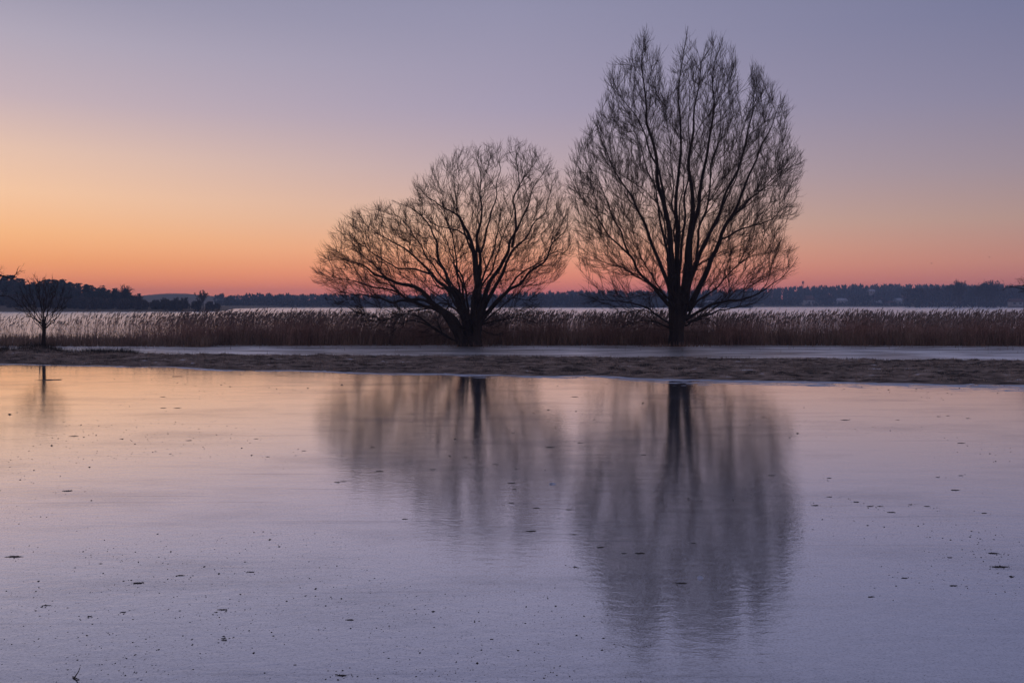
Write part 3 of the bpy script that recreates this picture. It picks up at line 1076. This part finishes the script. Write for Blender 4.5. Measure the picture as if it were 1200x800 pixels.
def reeds(x, y, h, seed):
    """stem + three blades + drooping plume for every reed; returns stem/leaf mesh and plume mesh"""
    r = np.random.default_rng(seed)
    n = len(x)
    pos = np.stack([x, y, np.full(n, -.05)], 1)
    lean = np.stack([r.normal(.09, .12, n), r.normal(0, .10, n)], 1)
    wind = np.stack([np.cos(r.normal(.25, .5, n)), np.sin(r.normal(.25, .5, n))], 1)      # the plumes all hang to the same side
    m = 5

    def at(t):
        c = np.empty((n, 3))
        c[:, :2] = pos[:, :2] + lean * (h * t ** 1.6)[:, None]
        c[:, 2] = pos[:, 2] + h * t * .97
        return c
    Q = np.stack([at(np.full(n, t)) for t in np.linspace(0, 1, 3)], 1)
    mb_ = MB()
    rad = np.full((n, 3), .0055) * np.array([1.1, .95, .5])
    mb_.tubes(Q, rad, 3)
    for kx in range(3):
        t0 = r.uniform(.22, .88, n)
        S = at(t0)
        a = r.uniform(0, 2 * math.pi, n)
        dr = np.stack([np.cos(a), np.sin(a)], 1)
        L = r.uniform(.20, .48, n)
        wd = r.uniform(.014, .026, n)
        side = np.stack([-np.sin(a), np.cos(a), np.zeros(n)], 1)
        mid, end = S.copy(), S.copy()
        mid[:, :2] += dr * (L * .38)[:, None]
        mid[:, 2] += L * .48
        end[:, :2] += dr * (L * .85)[:, None] + wind * (L * .15)[:, None]
        end[:, 2] += L * r.uniform(.25, .75, n)
        V = np.stack([S, mid - side * wd[:, None] / 2, mid + side * wd[:, None] / 2, end], 1)
        b = np.arange(n)[:, None] * 4
        mb_.add(V.reshape(-1, 3), F3=np.concatenate([b + [[0, 1, 2]], b + [[1, 3, 2]]]))
    # plumes: two crossed drooping lobes
    pl = MB()
    hasp = r.random(n) < .62
    T = at(np.ones(n))[hasp]
    w2 = wind[hasp]
    q = len(T)
    Lp = r.uniform(.15, .31, q)
    sl_ = r.uniform(.35, .95, q)[:, None]
    pts = np.stack([T - np.array([0, 0, .02]), T + np.column_stack([w2 * (Lp * .22)[:, None] * sl_, Lp * .38]), T + np.column_stack([w2 * (Lp * .55)[:, None] * sl_, Lp * .70]),
                    T + np.column_stack([w2 * (Lp * .95)[:, None] * sl_, Lp * .84])], 1)
    pl.tubes(pts, np.stack([np.full(q, .006), Lp * .10, Lp * .085, np.full(q, .003)], 1), 3)
    return mb_, pl


x, y, px, h = reed_field(46000, 71, tall_h, (-.68, .68), (51.5, 64), tall_d)
rb, rp = reeds(x, y, h, 72)
tag(rb.build('reed_bed', REED, smooth=False), kind='stuff')
tag(rp.build('reed_plumes', PLUME, smooth=False), kind='stuff')


def sedge_d(px, x, y):
    fe = front_edge(px) + .5 * (fbm(x * .8, y * 0, 96) - .5)
    return (y > fe) * (1.0 - .75 * np.clip((y - fe) / 6, 0, 1))


x, y, px, h = reed_field(64000, 73, lambda px, x, y, r: np.interp(px, [-80, 190, 300, 1280], [.66, .74, 1.15, 1.1]) * r.uniform(.45, 1.12, len(px)) * (.8 + .4 * fbm(x, y, 97, 2)),
                         (-.68, .68), (50.8, 62), sedge_d)
for bb, w_, q in ((bT, 1.5, 420), (bW, .9, 110)):
    a = np.random.default_rng(6).normal(0, 1, (q, 2)) * np.array([w_, .25])
    x, y = np.append(x, bb[0] + a[:, 0]), np.append(y, bb[1] - .45 + a[:, 1])
    h = np.append(h, np.random.default_rng(7).uniform(.08, .42, q) * np.exp(-(a[:, 0] / w_ / 1.6) ** 2))
V, Fq = blades(np.stack([x, y, np.full(len(x), -.04)], 1), h, np.random.default_rng(1).uniform(.028, .055, len(x)), .42, 74, .7)
tag(obj('sedge_bed', V, [Fq], SEDGE), kind='stuff')
# thin stems standing in the strip of ice before the reeds
k = 380
sx = rng.uniform(-.62, .62, k)
sy = 51.8 - rng.exponential(2.2, k).clip(0, 8)
V, Fq = blades(np.stack([sx * sy, sy, np.full(k, -.02)], 1), rng.uniform(.10, .42, k), rng.uniform(.014, .026, k), .4, 75)
tag(obj('ice_stems', V, [Fq], SEDGE), kind='stuff')


# ------------------------------------------------------------------ far trees
def clump_crown(n, size, shape_fn, seed):
    """crown of small leaf-sized faces spread through its volume"""
    r = np.random.default_rng(seed)
    c = shape_fn(n, r)
    a = unit(r.normal(0, 1, (n, 3)))
    b = unit(np.cross(a, r.normal(0, 1, (n, 3))))
    s = (size * r.uniform(.6, 1.4, n))[:, None]
    V = np.stack([c + a * s, c - a * s * .5 + b * s * .8, c - a * s * .5 - b * s * .8], 1)
    return V.reshape(-1, 3), np.arange(3 * n).reshape(n, 3)


def pine_mesh(seed, H):
    r = np.random.default_rng(seed)
    lob = []
    for i in range(r.integers(20, 28)):
        t = r.uniform(.2, 1)
        w = H * .20 * (1.12 - t * .85) * r.uniform(.6, 1.3)
        a = r.uniform(0, 2 * math.pi)
        d = w * r.uniform(.2, 1)
        lob.append((d * math.cos(a), d * math.sin(a), t * H * .95, H * r.uniform(.035, .085)))
    lob.append((0, 0, H * .93, H * .07))
    lob = np.array(lob)

    def sf(n, rr):
        k_ = rr.integers(0, len(lob), n)
        return lob[k_, :3] + unit(rr.normal(0, 1, (n, 3))) * (lob[k_, 3] * rr.uniform(.3, 1, n) ** .5)[:, None] * np.array([1.3, 1.3, .7])
    V, F3 = clump_crown(950, H * .026, sf, seed + 1)
    crown = mesh_from('crown', V, [F3], PINE, False)
    V, Fq = tubes(np.array([[[0, 0, -.5], [.05, 0, H * .3], [-.05, .1, H * .65], [0, 0, H * .9]]]), np.array([[.24, .2, .15, .05]]), 7)
    return mesh_from('trunk', V, [Fq], FARBARK), crown


def far_bare_mesh(seed, H, Wd, twig_r=.035, n1=9, fill=1.0, round_=True):
    r = np.random.default_rng(seed)
    tr = MB()
    tr.tubes(np.array([[[0, 0, -.5], [0, .05, H * .12], [.05, 0, H * .25], [0, 0, H * .42]]]), np.array([[H * .024, H * .02, H * .018, H * .012]]), 7)
    S = np.stack([np.zeros(n1), np.zeros(n1), r.uniform(.14, .4, n1) * H], 1)
    a = r.uniform(0, 2 * math.pi, n1)
    sp = r.uniform(.25, 1.0, n1) * Wd / H * 1.1
    D = unit(np.stack([np.cos(a) * sp, np.sin(a) * sp, np.ones(n1)], 1))
    L = (H * .86 - S[:, 2]) * r.uniform(.8, 1.02, n1)
    Q = grow(S, D, L, 8, .35, .3, r)
    cr = MB()
    cr.tubes(Q, taper(np.full(n1, H * .011), np.full(n1, twig_r), 8), 5)
    S, D, pi, t, rem = spawn(Q, H * .07 / fill, .2, .98, 22, 55, r, .2)
    L = np.clip(.5 * (rem + .15 * H) * r.uniform(.5, 1.2, len(S)), .06 * H, .3 * H)
    Q1 = grow(S, D, L, 6, .4, .35, r)
    cr.tubes(Q1, taper(np.full(len(Q1), twig_r * 1.3), np.full(len(Q1), twig_r * .7), 6), 3)
    S, D, pi, t, rem = spawn(Q1, H * .04 / fill, .1, 1, 22, 55, r, .1)
    Q2 = grow(S, D, H * .06 * r.uniform(.5, 1.4, len(S)), 4, .3, .4, r)
    cr.tubes(Q2, taper(np.full(len(Q2), twig_r * .8), np.full(len(Q2), twig_r * .5), 4), 3)
    return (mesh_from('trunk', np.concatenate(tr.V), [np.concatenate(tr.F4)], FARBARK), mesh_from('crown', np.concatenate(cr.V), [np.concatenate(cr.F4)], FARBARK))


def two_part(name, meshes, loc, scale=1.0, rz=0.0):
    o = empty(name, loc, rz)
    o.scale = (scale,) * 3
    for nm, me in zip(('trunk', 'crown'), meshes):
        link(bpy.data.objects.new(nm, me), o)
    return o


def far_at(px, Y):
    x = (px - CX) / F * Y
    return np.array([x, Y, float(far_height(np.array([x]), np.array([Y]))[0]) - .2])


rf = np.random.default_rng(77)
PV = [pine_mesh(200 + i * 5, 12.0) for i in range(6)]
head_top = lambda px: np.interp(px, [-60, 0, 22, 34, 50, 70, 95, 110, 130, 150, 165], [318, 322, 325, 330, 328, 327, 333, 334, 336, 341, 346])
npine = 0
for px in list(np.arange(-24, 166, 5.5)) + list(np.arange(-22, 150, 6.5)):
    pxx = px + rf.normal(0, 1.5)
    row = rf.uniform(0, 1)
    Y = 300 + row * 60 + (14 if px < 100 else 0)
    loc = far_at(pxx, Y)
    top = head_top(pxx) + rf.uniform(-2.5, 4)
    Hn = CAMZ + (HOR - top) / F * Y - loc[2]
    if Hn < 4:
        continue
    o = two_part('pine_tree', PV[rf.integers(0, 6)], loc, Hn / 12.0, rf.uniform(0, 6.28))
    o.scale = (Hn / 12 * rf.uniform(1.0, 1.45), Hn / 12 * rf.uniform(1.0, 1.45), Hn / 12)
    tag(o, 'dark pine in the hazy wood on the headland behind the small pollarded tree', 'tree', 'pines on the headland')
    npine += 1

# bare trees that stand out on their own along the far shore
FB = [  # px, Y, top, width px, label
    (147, 318, 328, 21, 'bare round-topped tree rising above the low end of the headland pines'),
    (162, 315, 342, 10, 'small round dark tree just past the last headland pine'),
    (238, 300, 336.5, 20, 'lone round bare tree near the tip of the headland'),
    (193, 306, 347, 9, 'low bare bush in the dip of the headland, nearer the pines'),
    (206, 308, 346, 9, 'middle low bare tree in the dip of the headland'),
    (217, 302, 346, 10, 'low bare tree just short of the lone round headland tree'),
    (1125, 560, 323, 17, 'round bare tree standing highest above the far right shore wood'),
    (1147, 570, 328, 9, 'small bare tree top between the round one and the narrow spire'),
    (1156, 575, 326, 10, 'bare tree top just beside the narrow spire tree'),
    (1164, 580, 323, 5, 'narrow spire-shaped tree on the far right shore'),
]
for i, (px, Y, top, wpx, lab) in enumerate(FB):
    loc = far_at(px, Y)
    Hn = CAMZ + (HOR - top) / F * Y - loc[2]
    o = two_part('bare_tree', far_bare_mesh(300 + i, Hn, wpx / F * Y, .06 if Y < 400 else .15, 12, 1.5), loc)
    tag(o, lab, 'tree')
# dark spruce by the shore houses
loc = far_at(1017, 715)
o = two_part('spruce_tree', PV[2], loc, 1)
o.scale = (.55, .55, (CAMZ + (HOR - 341) / F * 715 - loc[2]) / 12)
tag(o, 'dark narrow conifer among the pale houses on the far shore', 'tree')

# undergrowth and far woods: masses nobody could count
def wood_mass(name, items, seed, mat, per=70, size=.9):
    """items: (px, Y, toppx, widthpx) -> bare or mixed crowns of slivers and clumps down to the ground"""
    r = np.random.default_rng(seed)
    mb_ = MB()
    for px, Y, top, wpx in items:
        loc = far_at(px, Y)
        Hn = max(1.2, CAMZ + (HOR - top) / F * Y - loc[2])
        Wm = max(wpx / F * Y, 1.0)
        n = per
        t = r.beta(1.5, 1.0, n)
        prof = np.sqrt(np.clip(1 - ((t - .5) / .55) ** 2, .02, 1))
        a = r.uniform(0, 2 * math.pi, n)
        rad = np.sqrt(r.random(n)) * Wm / 2 * prof
        c = loc + np.stack([rad * np.cos(a), rad * np.sin(a), t * Hn], 1)
        s = np.minimum(size * r.uniform(.5, 1.3, n), Hn * .16)[:, None]
        up = unit(np.stack([rad * np.cos(a) / Wm, rad * np.sin(a) / Wm, r.uniform(.3, 1.0, n)], 1))
        sd = unit(np.cross(up, r.normal(0, 1, (n, 3))))
        V = np.stack([c + up * s * 1.2, c - up * s * .8 + sd * s * .55, c - up * s * .8 - sd * s * .55], 1)
        mb_.add(V.reshape(-1, 3), F3=np.arange(3 * n).reshape(n, 3))
    return tag(mb_.build(name, mat, smooth=False), kind='stuff')


und = [(rf.uniform(-40, 258), rf.uniform(288, 312), 0, 0) for _ in range(150)]
und = [(p, Y, np.interp(p, [-40, 100, 170, 230, 256, 262], [344, 350, 352.5, 354, 356, 361]) + rf.uniform(-1.5, 2), rf.uniform(6, 11)) for p, Y, _, _ in und]
und += [(p, 335 + rf.uniform(0, 40), head_top(p) + rf.uniform(3, 12), rf.uniform(7, 12)) for p in np.arange(-40, 160, 2.5)]
wood_mass('headland_scrub', und, 401, FARWOOD, 110, .7)
mid = []
for p in np.arange(255, 880, 3.2):
    top = np.interp(p, [255, 300, 380, 470, 600, 680, 760, 880], [345.5, 345, 345, 346, 344, 341, 341, 339])
    mid.append((p + rf.normal(0, 1.5), 600 + rf.uniform(0, 40), top + rf.uniform(3, 8), rf.uniform(6, 10)))
    mid.append((p + rf.normal(0, 1.5), 720 + rf.uniform(0, 160), top + rf.uniform(-.8, 2.0), rf.uniform(6, 9)))
    mid.append((p + rf.normal(0, 1.5), 578 + rf.uniform(0, 12), 355 + rf.uniform(-2, 1), rf.uniform(5, 9)))
for p in np.arange(170, 262, 3.0):
    mid.append((p, 1180 + rf.uniform(0, 80), 346 - 1.5 * math.exp(-((p - 205) / 22) ** 2) + rf.uniform(-.5, 1), 8))
wood_mass('far_wood', mid, 402, FARWOOD, 80, 1.5)
rgt = []
for p in np.arange(865, 1300, 3.0):
    ridge = np.interp(p, [865, 900, 990, 1030, 1060, 1300], [339, 338, 334, 333.5, 334, 334])
    rgt.append((p + rf.normal(0, 1.5), 960 + rf.uniform(0, 160), ridge + rf.uniform(-.8, 2), rf.uniform(5, 8)))
    rgt.append((p + rf.normal(0, 1.5), 880 + rf.uniform(0, 60), ridge + rf.uniform(2, 6), rf.uniform(5, 8)))
wood_mass('far_wood', rgt, 403, FARWOOD, 75, 1.7)
grv = []
for p in np.arange(868, 1300, 4.0):
    dens = (940 > p) or (962 < p < 978) or (992 < p < 1014) or (1024 < p < 1046) or p > 1062
    top = np.interp(p, [868, 940, 975, 1005, 1040, 1070, 1110, 1180, 1300], [347, 348, 344, 344, 342, 337, 334, 334.5, 333])
    if dens:
        Y = 745 if p < 1060 else 600 + rf.uniform(0, 60)
        grv.append((p + rf.normal(0, 1.5), Y + rf.uniform(0, 30), top + rf.uniform(0, 3), rf.uniform(9, 14)))
    if p > 1062:
        grv.append((p + rf.normal(0, 1.5), 720 + rf.uniform(0, 60), top + rf.uniform(3, 12), rf.uniform(9, 14)))
    grv.append((p + rf.normal(0, 1.5), 738 + rf.uniform(0, 10), 355.5 + rf.uniform(-2.5, 1.5), rf.uniform(4, 8)))
wood_mass('shore_grove', grv, 404, FARBARK, 90, 1.1)


# ------------------------------------------------------------------ far shore houses, mast, birds
def house(px, base_py, wpx, hpx, Y, label, frosted=False, storeys=1, rz=0.0):
    loc = far_at(px, Y)
    loc[2] = CAMZ + (HOR - base_py) / F * Y
    w, h = wpx / F * Y, hpx / F * Y
    d = max(w * .7, 6.0)
    o = empty('house', loc, rz)
    wh = h * .55
    m = MB().box((0, 0, wh / 2 - 1.0), (w, d, wh + 2.0))
    m.build('wall', WHITEWALL, o, False)
    ov = .35
    V = [(-w / 2 - ov, -d / 2 - ov, wh), (w / 2 + ov, -d / 2 - ov, wh), (w / 2 + ov, d / 2 + ov, wh), (-w / 2 - ov, d / 2 + ov, wh), (-w / 2 - ov, 0, h), (w / 2 + ov, 0, h)]
    V += [(a, b, c + .25) for a, b, c in V]
    rfm = obj('roof', V, [np.array([(0, 1, 5, 4), (2, 3, 4, 5), (7, 6, 10, 11), (9, 8, 11, 10), (0, 6, 7, 1), (2, 8, 9, 3)]), np.array([(0, 4, 3), (1, 2, 5), (6, 9, 10), (7, 11, 8)])],
              SNOWROOF if frosted else ROOF, o, False)
    MB().box((w * .2, .3, h + .3), (.7, .7, 1.4)).build('chimney', ROOF, rfm, False)
    nw = max(2, int(w / 2.6))
    for i in range(nw):
        MB().box((-w / 2 + (i + .5) * w / nw, -d / 2 - .02, wh * .5), (w / nw * .42, .08, wh * .45)).build('window', WINDOW, o, False)
    tag(o, label, 'house')


house(985, 356.2, 13, 6.4, 765, 'pale house with frosted roof left of the dark conifer across the lake', True, rz=.1)
house(948, 357.5, 10, 11.0, 765, 'pale house among bare trees right below the radio mast', False, rz=.3)
house(1029, 358.0, 8, 6.0, 765, 'small pale house just right of the dark conifer across the lake', True)
house(1041, 358.0, 9, 5.5, 765, 'low pale house in the middle of the far shore row', False, rz=-.2)
house(1054, 356.5, 9, 6.8, 765, 'pale house with frosted roof at the foot of the far right wood', True, rz=.15)
house(1021, 343.8, 6, 4.5, 860, 'small pale house high on the wooded slope above the dark conifer', True)
house(1190, 357.4, 13, 7, 585, 'white low house under the branches on the far right shore', False, rz=-.1)
house(832, 357.6, 9, 5, 600, 'low pale shore house seen behind the tall willow', True, rz=.2)

loc = far_at(941, 900)
topz = CAMZ + (HOR - 329) / F * 900
o = empty('radio_mast', loc)
hm = topz - loc[2]
m = MB()
for sx_, sy_ in ((-.8, -.5), (.8, -.5), (0, .9)):
    m.tubes(np.array([[[sx_, sy_, 0], [sx_ * .8, sy_ * .8, hm * .5], [sx_ * .5, sy_ * .5, hm]]]), np.array([[.16, .14, .12]]), 5)
for i in range(10):
    z0, z1 = hm * i / 10, hm * (i + 1) / 10
    s0 = .8 - .3 * i / 10
    m.tubes(np.array([[[-s0, -s0 * .6, z0], [0, -s0 * .6, (z0 + z1) / 2], [s0, -s0 * .6, z1]]]), np.full((1, 3), .07), 4)
m.build('lattice', METAL, o)
m = MB()
for a in (0, 2.1, 4.2):
    m.box((math.cos(a) * .9, math.sin(a) * .9, hm - 1.8), (.5, .5, 2.6), a)
m.build('antenna', METAL, o, False)
tag(o, 'slim radio mast poking above the far ridge right of the tall willow', 'mast')


def bird(px, py, Y, span, flap, label, rz):
    c = P(px, py, Y)
    o = empty('bird', c, rz)
    a = np.linspace(0, 1, 7)
    body = np.array([[[(-.5 + 1.0 * t) * span * .42, 0, .02 * math.sin(t * 3)] for t in a]])
    rad = np.array([[.006, .03, .05, .055, .045, .032, .004]]) * span
    m = MB().tubes(body, rad, 8)
    for s in (-1, 1):
        st = np.array([(0, 0), (.5, flap), (1.0, flap * .55)])
        top, bot = [], []
        for (u, z), ch in zip(st, (.15, .12, .02)):
            top.append((.09 * span + ch * span * .4 - u * .05 * span, s * u * span / 2, z * span + .006 * span))
            bot.append((.09 * span - ch * span * .6 - u * .05 * span, s * u * span / 2, z * span))
        V = np.array(top + bot)
        V = np.concatenate([V, V - [0, 0, .008 * span]])
        q = [(0, 1, 4, 3), (1, 2, 5, 4)]
        m.add(V, F4=q + [tuple(i + 6 for i in f[::-1]) for f in q] + [(0, 6, 7, 1), (1, 7, 8, 2), (3, 4, 10, 9), (4, 5, 11, 10)])
    m.build('body', FEATHER, o)
    tag(o, label, 'bird', None)


bird(1091.5, 309, 130, .42, .30, 'tiny dark bird flying with raised wings, the nearer one to the tall willow', .4)
bird(1159.5, 301, 140, .42, -.16, 'tiny dark bird flying above the narrow spire tree', 2.2)

# ------------------------------------------------------------------ dark scraps frozen into the ice
BIG = {
    (17, 652): 'ragged dark tuft of frozen plants at the bare left end of the ice',
    (162, 683): 'long thin dark tuft of debris on the open ice, lower left',
    (260, 714): 'flat dark tuft of debris on the ice below and right of the long thin tuft',
    (400, 791): 'dark tuft of debris on the nearest ice, nearest of all to the camera',
    (1171, 664): 'largest ragged dark tuft with scattered crumbs on the ice at far right',
    (1164, 648): 'thin dark sliver on the ice just behind the largest ragged tuft',
    (799, 683): 'brownish dark patch inside the reflection of the tall willow, beside the white frost spot',
    (751, 648): 'dark sliver in the tall willow reflection, right one of a pair',
    (731, 648): 'dark sliver in the tall willow reflection, left one of a pair',
    (59, 445): 'long dark melt slit across the reflection of the small pollarded tree',
    (207, 441): 'thin dark melt slit near the bank, between the small tree and the broad willow',
    (332, 440): 'thin dark melt slit near the bank, next before the broad willow reflection',
    (623, 622): 'dark flat patch on the ice farthest below the broad willow reflection',
    (955, 592): 'dark flat patch alone just right of the tall willow reflection',
    (1045, 600): 'dark round patch in the loose scatter of crumbs on the right half of the ice',
    (1060, 677): 'dark flat patch on the near ice left of the largest ragged tuft',
    (79, 575): 'dark patch on the ice below the small tree reflection',
}
SPOTS = [(59, 445, 33), (207, 441, 20), (332, 440, 18), (282, 439, 9), (192, 478, 8), (208, 478, 10), (86, 511, 10), (222, 516, 8), (356, 528, 7), (79, 575, 14), (143, 514, 6),
         (314, 535, 6), (395, 565, 10), (300, 514, 6), (191, 465, 7), (484, 462, 6), (483, 485, 6), (482, 494, 5), (437, 524, 9), (444, 552, 10), (402, 564, 8), (508, 550, 8),
         (546, 536, 8), (555, 537, 5), (551, 544, 5), (581, 544, 10), (606, 549, 6), (599, 566, 11), (603, 573, 7), (599, 589, 8), (629, 595, 10), (667, 597, 8), (623, 622, 13),
         (673, 626, 7), (474, 608, 9), (643, 524, 12), (680, 519, 7), (674, 465, 10), (601, 507, 6), (754, 533, 8), (904, 557, 10), (955, 592, 12), (731, 648, 9), (751, 648, 13),
         (799, 683, 15), (813, 636, 9), (704, 641, 12), (896, 489, 8), (674, 664, 7), (1100, 488, 5), (1111, 487, 5), (1134, 490, 6), (990, 492, 11), (1052, 492, 5), (1126, 519, 9),
         (972, 560, 8), (1099, 559, 6), (1126, 557, 6), (1119, 574, 12), (972, 582, 8), (1003, 588, 10), (1020, 593, 9), (1031, 593, 7), (1045, 600, 10), (1067, 591, 6), (1086, 593, 9),
         (1153, 601, 9), (1164, 648, 15), (1171, 664, 24), (1060, 677, 11), (1117, 686, 12), (1020, 699, 10), (1113, 653, 6), (17, 652, 20), (162, 683, 18), (212, 674, 11),
         (295, 670, 8), (54, 709, 8), (144, 717, 9), (260, 714, 14), (263, 750, 8), (400, 791, 14), (410, 726, 13), (105, 722, 8), (262, 748, 6)]
rd = np.random.default_rng(55)
crumbs = []
for (px, py, w) in SPOTS:
    c = on_ice(px, py)
    hw = w / F * c[1] / 2
    melt = py < 450
    tuft = (px, py) in BIG and not melt and w >= 14
    hw *= .85
    hd = hw * (.32 if not melt else .6) * rd.uniform(.7, 1.3)
    # view is so low that depth shows foreshortened: a patch as deep as it is wide reads as a sliver
    m = MB()
    na = 16
    a = np.linspace(0, 2 * math.pi, na, endpoint=False) + rd.uniform(-.12, .12, na)
    rr = np.clip(1 + rd.normal(0, .26, na), .4, 1.6)
    th = .0025 + .06 * hw
    rim = np.stack([np.cos(a) * hw * rr, np.sin(a) * hd * rr, np.full(na, -.004)], 1)
    mid_ = np.stack([np.cos(a) * hw * rr * .8, np.sin(a) * hd * rr * .8, rd.uniform(.3, .7, na) * th * (.25 if melt else 1)], 1)
    inn = np.stack([np.cos(a) * hw * .4, np.sin(a) * hd * .4, rd.uniform(.5, 1.2, na) * th * (.25 if melt else 1)], 1)
    j = np.arange(na)
    jn = (j + 1) % na
    m.add(np.concatenate([rim, mid_, inn, [[0, 0, th * (.25 if melt else 1)]]]), F3=np.stack([j + 2 * na, jn + 2 * na, np.full(na, 3 * na)], 1),
          F4=np.concatenate([np.stack([j, jn, jn + na, j + na], 1), np.stack([j + na, jn + na, jn + 2 * na, j + 2 * na], 1)]))
    if not melt:
        nb = 40 if tuft else 14
        bp_ = np.stack([rd.normal(0, hw * .5, nb), rd.normal(0, hd * .5, nb), np.full(nb, .002)], 1)
        V, Fq = blades(bp_, rd.uniform(.2, .7, nb) * max(hw * .28, .012), np.full(nb, .003 + hw * .05), .97, int(px), .5)
        m.add(V, F4=Fq)
        for _ in range(rd.integers(3, 9) if not tuft else 26):
            crumbs.append((c[0] + rd.normal(0, hw * 2.0), c[1] + rd.normal(0, hw * 2.5), rd.uniform(.004, .011)))
    o = m.build('debris_patch', DEBRIS)
    o.location = c
    lab = BIG.get((px, py))
    tag(o, lab or 'small dark scrap of plant debris frozen into the open ice', 'debris', 'dark debris scraps on the ice')

# twig frozen upright near the camera
c = on_ice(88, 794)
m = MB()
m.tubes(np.array([[[-.02, 0, -.01], [0, 0, .01], [.018, .01, .04], [.028, .015, .07]]]), np.array([[.005, .0045, .003, .002]]), 6)
m.tubes(np.array([[[-.03, .02, .004], [-.01, 0, .008], [.02, -.02, .006], [.045, -.03, .003]]]), np.array([[.002, .004, .0035, .002]]), 6)
o = m.build('twig', DEBRIS)
o.location = c
tag(o, 'small broken twig sticking up from the nearest ice', 'twig')

# white frost spots
for px, py, w, lab in ((820, 677, 8, 'white frost spot inside the tall willow reflection'), (647, 567, 8, 'thin white frost fleck right of the broad willow reflection')):
    c = on_ice(px, py)
    hw = w / F * c[1] / 2
    na = 12
    a = np.linspace(0, 2 * math.pi, na, endpoint=False)
    rr = np.clip(1 + rd.normal(0, .32, na), .4, 1.7)
    rim = np.stack([np.cos(a) * hw * rr, np.sin(a) * hw * .8 * rr, np.full(na, -.004)], 1)
    inn = np.stack([np.cos(a) * hw * .6, np.sin(a) * hw * .5, .012 + rd.uniform(0, .008, na)], 1)
    j = np.arange(na)
    jn = (j + 1) % na
    o = obj('frost_spot', np.concatenate([rim, inn, [[0, 0, .02]]]), [np.stack([j + na, jn + na, np.full(na, 2 * na)], 1), np.stack([j, jn, jn + na, j + na], 1)], FROST)
    o.location = c
    tag(o, lab, 'frost', 'white frost spots on the ice')

# countless crumbs, leaf bits and bubbles
n = 19000
yy = 1 / rd.uniform(1 / 31, 1 / 5.2, n)
xx = rd.uniform(-.66, .66, n) * yy
dn = np.clip((fbm(xx * .3 + 5, yy * .34, 111, 5) - .53) * 11, .014, 1)
kp = (rd.random(n) < dn) & (yy < bank_front(xx) - .3)
cr_ = np.concatenate([np.stack([xx, yy, rd.lognormal(0, .45, n) * .0038 * np.clip(.35 + yy / 9.5, .8, 3.6)], 1)[kp], np.array(crumbs)])
n = len(cr_)
ang_ = rd.uniform(0, 6.28, n)
base6 = np.array([(1, 0, 0), (.45, .6, 0), (-.5, .7, 0), (-1, .05, 0), (-.4, -.65, 0), (.5, -.55, 0), (0, 0, .45)])
ca, sa = np.cos(ang_)[:, None], np.sin(ang_)[:, None]
jit = 1 + rd.normal(0, .2, (n, 7))
Bx, By = base6[None, :, 0] * jit * rd.uniform(.8, 1.4, (n, 1)), base6[None, :, 1] * jit
V = np.stack([(Bx * ca - By * sa) * cr_[:, 2:3] + cr_[:, 0:1], (Bx * sa + By * ca) * cr_[:, 2:3] + cr_[:, 1:2], np.tile(base6[:, 2], (n, 1)) * cr_[:, 2:3] * rd.uniform(.4, 1.6, (n, 1)) - .0005], -1)
b = np.arange(n)[:, None] * 7
tag(obj('leaf_litter', V.reshape(-1, 3), [np.concatenate([b + [[i, (i + 1) % 6, 6]] for i in range(6)])], DEBRIS, smooth=False), kind='stuff')

# ------------------------------------------------------------------ air
hz = bpy.data.materials.new('haze_air')
hz.use_nodes = True
t = hz.node_tree
t.nodes.clear()
ho = t.nodes.new('ShaderNodeOutputMaterial')
pv = t.nodes.new('ShaderNodeVolumePrincipled')
pv.inputs['Color'].default_value = (.52, .72, 1.0, 1)
pv.inputs['Density'].default_value = 0.0004
pv.inputs['Anisotropy'].default_value = 0.0
t.links.new(pv.outputs[0], ho.inputs['Volume'])
o = MB().box((0, 915, 16), (3600, 2110, 36)).build('haze', hz, None, False)
tag(o, kind='stuff')
